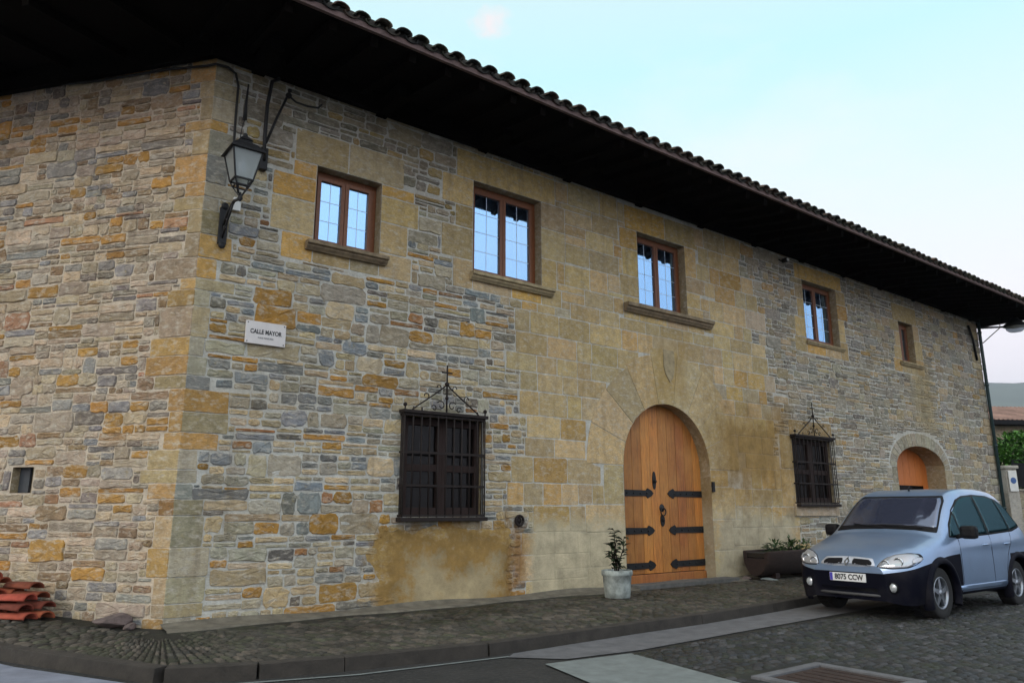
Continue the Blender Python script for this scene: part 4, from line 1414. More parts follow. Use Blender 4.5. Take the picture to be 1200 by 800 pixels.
# cement fillet at the foot of the wall
ft = MB(); ft.cur = (0.2, 0.2, 0.19)
xx = -0.02
prevp = None
N_ = 90
for k in range(N_):
    xa, xb = -0.03 + 25.4*k/N_, -0.03 + 25.4*(k+1)/N_
    def pr(x): return [(x, -0.015, PAV+0.045+0.02*math.sin(x*2.3)), (x, -0.10, PAV+0.022), (x, -0.30-0.05*math.sin(x*1.9+1)-0.03*math.sin(x*5.1), PAV+0.004), (x, -0.32-0.05*math.sin(x*1.9+1)-0.03*math.sin(x*5.1), PAV-0.03)]
    A, B_ = pr(xa), pr(xb)
    for j in range(3): ft.sm = True; ft.poly([tuple(W(*A[j])), tuple(W(*B_[j])), tuple(W(*B_[j+1])), tuple(W(*A[j+1]))])
tag(ft.build('wall_footing', simple('cement', (0.13, 0.115, 0.09), 0.9, var=0.45, scale=6, bumps=0.5)), kind='structure')

def sheet(name, poly, z, mat, n=1, thick=None):
    mb = MB()
    mb.poly([tuple(W(x, y, z + gz(x, y))) for x, y in poly])
    return tag(mb.build(name, mat), kind='structure')
sheet('gutter_strip', [(2.45, -3.30), (2.62, -3.17), (4.5, -3.07), (5.8, -3.05), (7.6, -2.91), (9.0, -2.75), (12.5, -2.62), (12.5, -3.3), (8.45, -3.57), (5.49, -3.72), (3.79, -3.82), (2.85, -3.72)][::-1], 0.010, M['concrete'])
sheet('concrete_slab', [(2.52, -3.79), (3.56, -3.90), (3.2, -6.1), (1.95, -6.1)][::-1], 0.014, M['concrete_pale'])
sheet('gutter_line', [(-0.42, -2.70), (0.92, -3.10), (2.50, -3.24), (2.50, -3.285), (0.92, -3.145), (-0.45, -2.745)][::-1], 0.008, M['concrete_pale'])
ss = MB()
for (a, b, c, d) in (((-0.72, -2.4), (-1.72, -0.42), (-4.9, -2.2), (-2.6, -5.2)), ((-1.72, -0.42), (-6.9, 6.0), (-9.9, 3.6), (-4.9, -2.2))):
    # follow the climbing lane in small steps
    n = 12
    for i in range(n):
        for j in range(6):
            q = []
            for (u, v) in ((i/n, j/6), ((i+1)/n, j/6), ((i+1)/n, (j+1)/6), (i/n, (j+1)/6)):
                p = lerp2(lerp2(a, b, u), lerp2(d, c, u), v)
                q.append(tuple(W(p[0], p[1], gz(*p)+0.012)))
            ss.poly(q)
tag(ss.build('side_street', simple('street_pale', (0.19, 0.21, 0.27), 0.6, var=0.3, scale=4, bumps=0.3)), kind='structure')

# cobbles on the right of the lane
cb = MB(); cb.cur = (0.008, 0.009, 0.008)
cb.poly([tuple(W(x, y, 0.004)) for x, y in ((3.55, -3.87), (3.05, -8.5), (15, -8.5), (15, -3.45), (8.5, -3.60), (5.49, -3.75))])
y = -3.66
while y > -8.4:
    rh = rnd.uniform(0.075, 0.115)
    x = 3.35
    while x < 14.8:
        w = rnd.uniform(0.08, 0.17)
        cx, cy = x+w/2+jit(0.01), y-rh/2+jit(0.012)
        lim = -3.87 + (x-3.5)*0.05 if x > 3.5 else -3.9
        if cy < min(lim, -3.68) - 0.06 and not (3.48 < cx < 4.72 and -6.4 < cy < -5.15) and cx > 3.56 + (cy+3.87)*0.11:
            kq = rnd.uniform(0.5, 1.6)
            base = rnd.choice(((0.015, 0.017, 0.020), (0.019, 0.018, 0.018), (0.012, 0.014, 0.011), (0.032, 0.032, 0.035)))
            cb.cur = tuple(v*kq for v in base)
            n = 7
            o_, i_ = [], []
            zt = 0.018+jit(0.006)
            for j in range(n):
                a = 2*math.pi*j/n + jit(0.2)
                sx, sy = math.cos(a), math.sin(a)
                k = 1/max(abs(sx), abs(sy))**0.6
                o_.append(cb.vert(W(cx+sx*k*w*0.46, cy+sy*k*rh*0.46, 0.003)))
                i_.append(cb.vert(W(cx+sx*k*w*0.30, cy+sy*k*rh*0.30, zt+jit(0.003))))
            cb.sm = True
            for j in range(n): cb.face((o_[j], o_[(j+1) % n], i_[(j+1) % n], i_[j]))
            cb.face(i_)
            cb.sm = False
        x += w
    y -= rh
tag(cb.build('cobbled_road', M['sett']), kind='structure')

mh = empty('manhole_cover', W(4.12, -5.78, 0.0), FA, 'square rusty iron manhole cover in a pale concrete rim on the cobbles', 'manhole cover')
b = MB()
for (x0, x1, y0, y1) in ((-0.56, 0.46, 0.36, 0.46), (-0.56, 0.46, -0.56, -0.46), (-0.56, -0.46, -0.46, 0.36), (0.36, 0.46, -0.46, 0.36)):
    b.box(x0+0.001, x1-0.001, y0+0.001, y1-0.001, -0.05, 0.028)
b.build('rim', M['concrete'], mh, bevel=0.006)
b = MB(); b.box(-0.45, 0.35, -0.45, 0.35, -0.05, 0.012)
for k in range(6): 
    b.box(-0.40+0.13*k, -0.34+0.13*k, -0.40, 0.30, 0.012, 0.018)
b.build('lid', simple('lid_rust', (0.035, 0.020, 0.016), 0.7, metal=0.2, var=0.5, scale=20, bumps=0.4), mh, bevel=0.003)

# ------------------------------------------------------------------ plants
def leaf(mb, p, d, up, L, w, fold=0.2, droop=0.25):
    d = d.normalized(); s = d.cross(up)
    if s.length < 1e-3: s = Vector((1, 0, 0))
    s.normalize(); n = s.cross(d)
    a = p; b = p + d*L*0.5 + s*w*0.5 + n*w*fold; c = p + d*L - n*L*droop; e = p + d*L*0.5 - s*w*0.5 + n*w*fold; m = p + d*L*0.52 - n*L*droop*0.2
    i = [mb.vert(q) for q in (a, b, c, e, m)]
    mb.sm = True
    mb.face((i[0], i[1], i[4])); mb.face((i[1], i[2], i[4])); mb.face((i[2], i[3], i[4])); mb.face((i[3], i[0], i[4]))
    mb.sm = False
def rdir(zmin=-1, zmax=1):
    a = rnd.uniform(0, 2*math.pi); z_ = rnd.uniform(zmin, zmax); r = math.sqrt(max(0, 1-z_*z_))
    return Vector((r*math.cos(a), r*math.sin(a), z_))

pot = empty('flower_pot', W(6.27, -1.02, PAV+0.004), FA, 'weathered pale blue grey round plant pot left of the portal', 'plant pot')
b = MB()
b.lathe([(0.001, 0.0), (0.205, 0.0), (0.215, 0.015), (0.232, 0.20), (0.243, 0.36), (0.262, 0.375), (0.268, 0.40), (0.266, 0.45), (0.255, 0.462), (0.238, 0.455), (0.228, 0.40), (0.001, 0.395)], (0, 0, 0), 32)
b.build('pot', M['pot_clay'], pot)
b = MB(); b.lathe([(0.001, 0.425), (0.12, 0.42), (0.228, 0.405)], (0, 0, 0), 20)
b.build('soil', M['soil'], pot)
pot.scale = (0.90, 0.90, 0.88)
pl = empty('potted_plant', W(6.27, -1.02, PAV+0.36), FA, 'small leggy dark leaved shrub growing in the round pot', 'plant')
b = MB(); lf = MB()
for k in range(4):
    a = k*1.7+0.4; top = Vector((0.10*math.cos(a)+0.03, 0.10*math.sin(a), rnd.uniform(0.42, 0.60)))
    if k == 0: top = Vector((-0.03, 0.0, 0.64))
    path = [Vector((0.02*math.cos(a), 0.02*math.sin(a), 0)), top*0.35+Vector((jit(0.03), jit(0.03), 0)), top*0.7+Vector((jit(0.02), jit(0.02), 0)), top]
    b.tube(path, [0.013, 0.010, 0.007, 0.004], 6)
    for t in [j/11 for j in range(2, 12)]:
        seg = t*3; i0 = min(2, int(seg)); p = path[i0].lerp(path[i0+1], seg-i0)
        for _ in range(3 if t < 0.6 else 2):
            leaf(lf, p, rdir(-0.1, 0.8), Vector((0, 0, 1)), rnd.uniform(0.10, 0.15), rnd.uniform(0.06, 0.085))
b.build('stem', M['trough_wood'], pl)
lf.build('foliage', M['leaf_dark'], pl, fix=False)

tr = empty('planter_trough', W(11.60, -0.44, PAV+0.004), FA, 'dark hollowed log planter trough against the wall right of the portal', 'planter')
b = MB(); b.sm = True
HLN = 0.98; prof = []
for k in range(15):
    a = math.pi*(1 + k/14)
    prof.append((0.34*math.cos(a), 0.50 + 0.45*math.sin(a)))
prof = [(-0.335, 0.53)] + prof + [(0.335, 0.53)]
inn = [(0.27, 0.535), (0.25, 0.40), (-0.25, 0.40), (-0.27, 0.535)]
full = prof + inn
rings = []
for (x, sc) in ((-HLN, 0.80), (-HLN+0.05, 0.93), (-HLN*0.5, 1.0), (0, 1.01), (HLN*0.5, 1.0), (HLN-0.05, 0.93), (HLN, 0.80)):
    rings.append([b.vert((x + (0.10*(0.3-h) if abs(x) > HLN-0.06 and x < 0 else (-0.10*(0.3-h) if abs(x) > HLN-0.06 else 0))*-1, y*sc + jit(0.006), h*(0.55+0.45*sc) + 0.10*(1-sc) + jit(0.006))) for (y, h) in full])
for k in range(len(rings)-1):
    n = len(full)
    for j in range(n): b.face((rings[k][j], rings[k][(j+1) % n], rings[k+1][(j+1) % n], rings[k+1][j]))
b.sm = False
b.face(rings[0]); b.face(rings[-1][::-1])
b.build('trough', M['trough_wood'], tr)
for x in (-0.55, 0.55):
    q = MB(); q.box(x-0.07, x+0.07, -0.2, 0.2, 0.0, 0.11); q.build('foot', M['trough_wood'], tr, bevel=0.015)
q = MB(); q.box(-HLN+0.08, HLN-0.08, -0.24, 0.24, 0.405, 0.49); q.build('soil', M['soil'], tr)
for kk, (x, hh, nn, lab) in enumerate(((-0.30, 0.24, 150, 'low bushy green plant at the left end of the log trough'), (0.28, 0.27, 150, 'bushy green plant at the middle of the log trough'), (0.70, 0.2, 80, 'small green plant at the right end of the log trough'))):
    p0 = W(11.60+x, -0.44, PAV+0.49)
    e = empty('trough_plant', p0, 0, lab, 'plant', 'plants in the log trough')
    lf = MB(); sm_ = MB()
    for j in range(nn):
        d = rdir(0.0, 1); r = rnd.uniform(0.3, 1)
        p = Vector((d.x*0.24*r, d.y*0.19*r, d.z*hh*r))
        leaf(lf, p, Vector((d.x, d.y, d.z*0.7+jit(0.5))), Vector((0, 0, 1)), rnd.uniform(0.06, 0.11), rnd.uniform(0.03, 0.05))
    for j in range(9):
        d = rdir(0.3, 1); sm_.tube([(d.x*0.02, d.y*0.02, 0), (d.x*0.2, d.y*0.16, d.z*hh*0.9)], 0.005, 5)
    lf.build('foliage', M['leaf_green'], e, fix=False); sm_.build('stem', M['leaf_dark'], e)

def rock(name, loc, size, sq, label, cat, mat=None, seed=1):
    r2 = random.Random(seed)
    bm = bmesh.new()
    bmesh.ops.create_icosphere(bm, subdivisions=3, radius=1)
    dirs = [(Vector((r2.gauss(0, 1), r2.gauss(0, 1), r2.gauss(0, 1))).normalized(), r2.uniform(0.55, 0.9)) for _ in range(12)]
    for v in bm.verts:
        p = v.co.copy()
        for d, k in dirs:
            t = p.dot(d)
            if t > k: p -= d*(t-k)
        v.co = Vector((p.x*sq[0]*size, p.y*sq[1]*size, (p.z+0.7)*sq[2]*size))
    me = bpy.data.meshes.new(name); bm.to_mesh(me); bm.free()
    me.materials.append(mat or M['rock'])
    o = bpy.data.objects.new(name, me); COL.objects.link(o)
    o.location = loc; o.rotation_euler = (0, 0, r2.uniform(0, 6))
    return tag(o, label, cat)
p = side_pt(0.52, 0.20)
rk = rock('loose_stone', W(p[0], p[1], gz(*p)+PAV-0.01), 0.18, (1.25, 0.8, 0.55), 'dark brown broken stone lying by the foot of the house corner', 'stone', seed=4)
p = side_pt(0.30, 0.16)
rock('loose_stone', W(p[0], p[1], gz(*p)+PAV-0.01), 0.085, (1.2, 0.8, 0.5), 'small dark chip of stone right beside the broken stone', 'stone', seed=9)
rock('loose_stone', W(10.55, -0.28, PAV-0.01), 0.11, (1.3, 0.7, 0.4), 'small dark stone on the pavement just left of the log trough', 'stone', seed=6)
rock('loose_stone', W(10.75, -0.62, PAV-0.01), 0.13, (1.5, 0.8, 0.25), 'flat pale stone on the pavement in front of the log trough', 'stone', mat=M['concrete_pale'], seed=12)

# ------------------------------------------------------------------ stack of roof tiles
def clay_tile(L=0.44, r0=0.105, r1=0.085):
    mb = MB(); n = 9
    k = rnd.uniform(0.5, 1.25)
    mb.cur = (0.27*k, 0.058*k*rnd.uniform(0.8, 1.3), 0.028*k)
    rings = []
    for (x, r) in ((-L/2, r0), (0, (r0+r1)/2), (L/2, r1)):
        o_ = [mb.vert((x, r*math.cos(math.pi*j/n), r*0.72*math.sin(math.pi*j/n))) for j in range(n+1)]
        i_ = [mb.vert((x, (r-0.016)*math.cos(math.pi*j/n), (r-0.016)*0.72*math.sin(math.pi*j/n)-0.003)) for j in range(n+1)]
        rings.append((o_, i_))
    mb.sm = True
    for a, b_ in ((0, 1), (1, 2)):
        for j in range(n):
            mb.face((rings[a][0][j], rings[a][0][j+1], rings[b_][0][j+1], rings[b_][0][j]))
            mb.face((rings[a][1][j], rings[a][1][j+1], rings[b_][1][j+1], rings[b_][1][j]))
    mb.sm = False
    for e in (0, 2):
        for j in range(n): mb.face((rings[e][0][j], rings[e][0][j+1], rings[e][1][j+1], rings[e][1][j]))
    for j in (0, n):
        for a, b_ in ((0, 1), (1, 2)): mb.face((rings[a][0][j], rings[b_][0][j], rings[b_][1][j], rings[a][1][j]))
    return mb
LAYN = ('bottom', 'second', 'third', 'fourth', 'top')
ROWN = ('front row', 'middle row', 'back row')
SECN = ('corner end', 'middle', 'far end')
sdir = FA + math.atan2(SD.y, SD.x)
for lay in range(5):
    for row in range(2 if lay < 4 else 1):
        for sec in range(3):
            if lay == 3 and sec == 0 and row == 0: continue
            if lay == 4 and sec == 0: continue
            s = 1.42 + 0.17 + sec*0.47 + lay*0.055 + jit(0.04)
            if lay == 3: s += 0.12
            off = 0.50 - row*0.23 - lay*0.03 + jit(0.02)
            p = side_pt(s, off)
            o = clay_tile().build('roof_tile', M['terracotta'], fix=True)
            o.location = W(p[0], p[1], gz(*p)+PAV+0.005+lay*0.094)
            o.rotation_euler = (jit(0.12), jit(0.035), sdir+jit(0.10))
            rowt = ('front row' if row == 0 else 'back row') if lay < 4 else 'single row'
            tag(o, f'red clay roof tile, {LAYN[lay]} layer of the stack, {rowt}, {SECN[sec]}', 'roof tile', 'clay roof tiles stacked by the side wall')

# ------------------------------------------------------------------ the parked car
def paint(name, col, metal, rough, coat):
    m, nt, N, L, b = nodes_of(name)
    t = N.new('ShaderNodeTexCoord').outputs['Object']
    f = maprange(nt, noise(nt, t, 2.0, 3, 0.5), 0.3, 0.7, 0.96, 1.04)
    dirt = maprange(nt, noise(nt, t, 2.2, 5, 0.6), 0.5, 0.8, 0, 0.15)
    c = mixcol(nt, 1.0, (*col, 1), f, 'MULTIPLY')
    L.new(mixcol(nt, dirt, c, (0.12, 0.11, 0.10)), b.inputs['Base Color'])
    b.inputs['Metallic'].default_value = metal
    L.new(math_node(nt, 'ADD', math_node(nt, 'MULTIPLY', dirt, 0.4), rough), b.inputs['Roughness'])
    b.inputs['Specular IOR Level'].default_value = 0.5 if coat else 0.05
    b.inputs['Coat Weight'].default_value = coat
    b.inputs['Coat Roughness'].default_value = 0.06
    return m
M['car_paint'] = paint('car_paint', (0.24, 0.34, 0.52), 0.6, 0.30, 0.5)
M['car_cladding'] = paint('car_cladding', (0.004, 0.0045, 0.010), 0.0, 0.5, 0.0)
M['car_black'] = simple('car_black', (0.005, 0.005, 0.007), 0.6, var=0.1, spec=0.2)
M['tyre'] = simple('tyre', (0.013, 0.013, 0.014), 0.9, var=0.3, scale=20, bumps=0.3)
M['rim'] = simple('rim', (0.30, 0.32, 0.36), 0.35, metal=0.8, var=0.2)
M['car_glass'] = glass_mat('car_glass', (0.30, 0.52, 0.60), 0.13, 0.02, dark=(0.003, 0.015, 0.020), transp=0.25, wobble=0.0)
M['windshield'] = glass_mat('windshield', (0.50, 0.58, 0.75), 0.34, 0.05, dark=(0.045, 0.052, 0.085), transp=0.1, wobble=0.0)
M['lamp_glass'] = glass_mat('lamp_glass', (0.9, 0.92, 1.0), 0.26, 0.05, dark=(0.36, 0.38, 0.42), transp=0.25, wobble=0.0)
M['chrome'] = simple('chrome', (0.55, 0.57, 0.6), 0.22, metal=0.9, var=0.05)
M['silver_trim'] = simple('silver_trim', (0.50, 0.53, 0.60), 0.4, metal=0.3, var=0.1)
M['plate_white'] = simple('plate_white', (0.72, 0.73, 0.75), 0.4, var=0.04)
M['plate_blue'] = simple('plate_blue', (0.06, 0.05, 0.40), 0.4, var=0.04)

ST = [  # x, then eight (half width, height) from the sill to the centre line
 (0.00, [(.50,.25),(.52,.38),(.52,.52),(.50,.60),(.46,.665),(.36,.695),(.20,.71),(0,.715)]),
 (0.06, [(.66,.22),(.69,.40),(.69,.53),(.67,.63),(.62,.71),(.48,.755),(.26,.775),(0,.78)]),
 (0.16, [(.77,.21),(.80,.38),(.81,.54),(.79,.66),(.74,.77),(.58,.83),(.32,.855),(0,.862)]),
 (0.34, [(.82,.22),(.86,.38),(.87,.55),(.855,.70),(.80,.84),(.66,.90),(.38,.93),(0,.94)]),
 (0.60, [(.84,.28),(.875,.38),(.885,.56),(.878,.74),(.83,.90),(.70,.965),(.40,1.0),(0,1.01)]),
 (0.90, [(.84,.28),(.88,.38),(.89,.57),(.885,.79),(.85,.965),(.74,1.035),(.42,1.075),(0,1.085)]),
 (1.06, [(.84,.28),(.88,.38),(.89,.57),(.887,.81),(.857,.99),(.765,1.075),(.44,1.12),(0,1.135)]),
 (1.20, [(.84,.28),(.88,.38),(.89,.57),(.888,.82),(.862,1.01),(.755,1.175),(.45,1.225),(0,1.245)]),
 (1.50, [(.84,.28),(.88,.38),(.89,.57),(.889,.83),(.866,1.025),(.735,1.415),(.44,1.455),(0,1.47)]),
 (1.80, [(.84,.28),(.88,.38),(.89,.57),(.889,.83),(.87,1.035),(.70,1.595),(.42,1.645),(0,1.66)]),
 (2.02, [(.84,.28),(.88,.38),(.89,.57),(.889,.83),(.871,1.045),(.685,1.655),(.42,1.71),(0,1.725)]),
 (2.50, [(.84,.28),(.88,.38),(.89,.57),(.889,.83),(.873,1.06),(.675,1.685),(.42,1.74),(0,1.755)]),
 (3.20, [(.84,.28),(.88,.38),(.89,.57),(.889,.84),(.873,1.085),(.66,1.665),(.41,1.715),(0,1.73)]),
 (3.78, [(.84,.30),(.875,.40),(.885,.58),(.884,.85),(.862,1.12),(.63,1.545),(.40,1.61),(0,1.63)]),
 (4.02, [(.82,.32),(.85,.42),(.87,.58),(.862,.85),(.83,1.12),(.60,1.35),(.38,1.42),(0,1.44)]),
 (4.17, [(.76,.34),(.79,.43),(.80,.58),(.785,.84),(.73,1.06),(.58,1.18),(.36,1.23),(0,1.25)]),
 (4.27, [(.60,.38),(.63,.46),(.64,.58),(.62,.76),(.56,.86),(.44,.90),(.28,.92),(0,.925)]),
]
def XM(x): return x if x < 3.0 else 3.0 + (x-3.0)*0.80
ST = [(XM(x), p) for x, p in ST]
sxs = np.array([s[0] for s in ST])
spts = np.array([s[1] for s in ST])                  # [station, 8, 2]
def herm(xs, ys, x):
    """cubic Hermite with finite-difference tangents, limited so that it does not overshoot"""
    i = int(np.clip(np.searchsorted(xs, x)-1, 0, len(xs)-2))
    h = xs[i+1]-xs[i]; t = (x-xs[i])/h
    def tan(k):
        if k == 0: return (ys[1]-ys[0])/(xs[1]-xs[0])
        if k == len(xs)-1: return (ys[-1]-ys[-2])/(xs[-1]-xs[-2])
        a = (ys[k]-ys[k-1])/(xs[k]-xs[k-1]); b = (ys[k+1]-ys[k])/(xs[k+1]-xs[k])
        w0, w1 = xs[k+1]-xs[k], xs[k]-xs[k-1]
        m = (a*w0+b*w1)/(w0+w1)
        return np.where(a*b <= 0, 0.0, np.sign(m)*np.minimum(np.abs(m), 2.5*np.minimum(np.abs(a), np.abs(b))))
    m0, m1 = tan(i)*h, tan(i+1)*h
    return (2*t**3-3*t*t+1)*ys[i] + (t**3-2*t*t+t)*m0 + (-2*t**3+3*t*t)*ys[i+1] + (t**3-t*t)*m1
VSUB = 5
def section(x):
    p = herm(sxs, spts, x)                              # 8 x 2
    out = []
    for k in range(7):
        p0 = p[max(k-1, 0)] if k > 0 else 2*p[0]-p[1]
        p1, p2 = p[k], p[k+1]
        p3 = p[k+2] if k+2 < 8 else np.array((-p[6][0], p[6][1]))
        for j in range(VSUB):
            t = j/VSUB
            q = 0.5*(2*p1+(p2-p0)*t+(2*p0-5*p1+4*p2-p3)*t*t+(3*p1-p0-3*p2+p3)*t**3)
            out.append(q)
    out.append(p[7])
    return np.array(out)
CLEN = XM(4.27)
cxs = sorted(set([round(v, 4) for v in list(np.arange(0, 0.4, 0.02)) + list(np.arange(0.4, CLEN, 0.04)) + [CLEN, 1.42, 3.10]]))
WHEELX = (0.83, 3.37)
WR = 0.335
CARY, CARX = -3.84, 7.92
car = empty('parked_car', W(CARX, CARY, 0.0), FA + R(-0.5), 'silver blue family car with dark lower cladding parked on the cobbles', 'car')
nv = 7*VSUB+1
body, clad, dark_ = MB(), MB(), MB()
full_v, full_f = [], []
secs = [section(x) for x in cxs]
vid = {}
def P3(i, j, sgn): return (cxs[i], sgn*secs[i][j][0], secs[i][j][1])
maps = {id(body): {}, id(clad): {}}
def gv(mb, i, j, sgn):
    key = (i, j, sgn if j < nv-1 else 1)
    d = maps[id(mb)]
    if key not in d: d[key] = mb.vert(P3(i, j, sgn))
    return d[key]
j2, j3, j4 = VSUB*1, VSUB*2, VSUB*3
for i in range(len(cxs)-1):
    xm = (cxs[i]+cxs[i+1])/2
    for j in range(nv-1):
        zm = (secs[i][j][1]+secs[i+1][j+1][1])/2; ym = secs[i][j][0]
        for sgn in (-1, 1):
            q = [P3(i, j, sgn), P3(i+1, j, sgn), P3(i+1, j+1, sgn), P3(i, j+1, sgn)]
            b0 = len(full_v); full_v += q; full_f.append((b0, b0+1, b0+2, b0+3))
            if ym > 0.5 and any(math.hypot(xm-wx, zm-WR) < 0.405 for wx in WHEELX): continue
            if xm < 1.42: mb = clad if j < j4 else body
            elif xm > 3.10: mb = clad if j < j4-1 else body
            else: mb = clad if j < 2 else body
            mb.sm = True
            f_ = (gv(mb, i, j, sgn), gv(mb, i+1, j, sgn), gv(mb, i+1, j+1, sgn), gv(mb, i, j+1, sgn))
            mb.face(f_ if sgn < 0 else f_[::-1])
# end caps and floor
for (i, mbx) in ((0, clad), (len(cxs)-1, body)):
    L_ = [P3(i, j, -1) for j in range(nv)] + [P3(i, j, 1) for j in range(nv-2, -1, -1)]
    mbx.sm = False
    if i == 0:
        lo = [P3(0, j, -1) for j in range(j4+1)] + [P3(0, j, 1) for j in range(j4, -1, -1)]
        up = [P3(0, j, -1) for j in range(j4, nv)] + [P3(0, j, 1) for j in range(nv-2, j4-1, -1)]
        clad.poly(lo); body.poly(up)
    else: mbx.poly(L_)
dark_.poly([(0.03, -0.6, 0.30), (CLEN-0.05, -0.6, 0.33), (CLEN-0.05, 0.6, 0.33), (0.03, 0.6, 0.30)])
for wx in WHEELX:                                      # wheel houses
    for sgn in (-1, 1):
        n = 16
        pr_ = [(wx+0.41*math.cos(math.pi*(k/n*1.2-0.1)), WR+0.41*math.sin(math.pi*(k/n*1.2-0.1))) for k in range(n+1)]
        for k in range(n):
            dark_.poly([(pr_[k][0], sgn*0.86, pr_[k][1]), (pr_[k+1][0], sgn*0.86, pr_[k+1][1]), (pr_[k+1][0], sgn*0.5, pr_[k+1][1]), (pr_[k][0], sgn*0.5, pr_[k][1])])
        dark_.poly([(x, sgn*0.5, zz_) for x, zz_ in pr_])
for sgn in (-1, 1):
    dark_.poly([(1.25, sgn*0.83, 0.29), (2.95, sgn*0.83, 0.29), (2.95, sgn*0.6, 0.31), (1.25, sgn*0.6, 0.31)])
body.build('body', M['car_paint'], car, fix=False)
clad.build('cladding', M['car_cladding'], car, fix=False)
dark_.build('underbody', M['car_black'], car, fix=False)
bvh = BVHTree.FromPolygons(full_v, full_f)

def resample(poly, step):
    out = []
    for k in range(len(poly)):
        a, b_ = poly[k], poly[(k+1) % len(poly)]
        n = max(1, int(math.hypot(b_[0]-a[0], b_[1]-a[1])/step))
        for j in range(n): out.append((a[0]+(b_[0]-a[0])*j/n, a[1]+(b_[1]-a[1])*j/n))
    return out
def smooth_poly(poly, it=2):
    for _ in range(it):
        out = []
        for k in range(len(poly)):
            a, b_ = poly[k], poly[(k+1) % len(poly)]
            out += [(a[0]*0.75+b_[0]*0.25, a[1]*0.75+b_[1]*0.25), (a[0]*0.25+b_[0]*0.75, a[1]*0.25+b_[1]*0.75)]
        poly = out
    return poly
def patch(mb, poly, view, off, rings=7, step=0.03, rim=0.012, bulge=0.0):
    """lay a 2-D outline onto the body shell: view 'L'/'R' = from the side (x,z); 'F' = from the front (y,z)"""
    poly = resample(poly, step)
    cx = sum(p[0] for p in poly)/len(poly); cz = sum(p[1] for p in poly)/len(poly)
    def proj(u, v, o):
        if view in 'LR':
            s = -1 if view == 'L' else 1
            hit = bvh.ray_cast(Vector((u, s*3, v)), Vector((0, -s, 0)))
        elif view == 'B':
            hit = bvh.ray_cast(Vector((8, u, v)), Vector((-1, 0, 0)))
        else:
            hit = bvh.ray_cast(Vector((-3, u, v)), Vector((1, 0, 0)))
        if hit[0] is None:
            return Vector((u, -0.8 if view == 'L' else 0.8, v)) if view in 'LR' else Vector((0 if view == 'F' else CLEN, u, v))
        nrm = hit[1]
        want = Vector((0, -1, 0)) if view == 'L' else Vector((0, 1, 0)) if view == 'R' else Vector((1, 0, 0)) if view == 'B' else Vector((-1, 0, 0))
        if nrm.dot(want) < 0: nrm = -nrm
        return hit[0] + nrm*o
    prev = None
    sm0 = mb.sm; mb.sm = True
    n = len(poly)
    edge = [mb.vert(proj(p[0], p[1], -0.004)) for p in poly]
    for k in range(rings):
        s = 1 - k/rings
        o = off + bulge*(1-s*s)
        ring = [mb.vert(proj(cx+(p[0]-cx)*s, cz+(p[1]-cz)*s, o)) for p in poly]
        pv_ = edge if prev is None else prev
        for j in range(n): mb.face((pv_[j], pv_[(j+1) % n], ring[(j+1) % n], ring[j]))
        prev = ring
    c = mb.vert(proj(cx, cz, off+bulge))
    for j in range(n): mb.face((prev[j], prev[(j+1) % n], c))
    mb.sm = sm0
def car_patch(name, poly, view, off, mat, parent=None, sm=1, **k):
    mb = MB()
    patch(mb, smooth_poly(resample(poly, 0.045), 2) if sm else poly, view, off, **k)
    return mb.build(name, mat, parent or car)
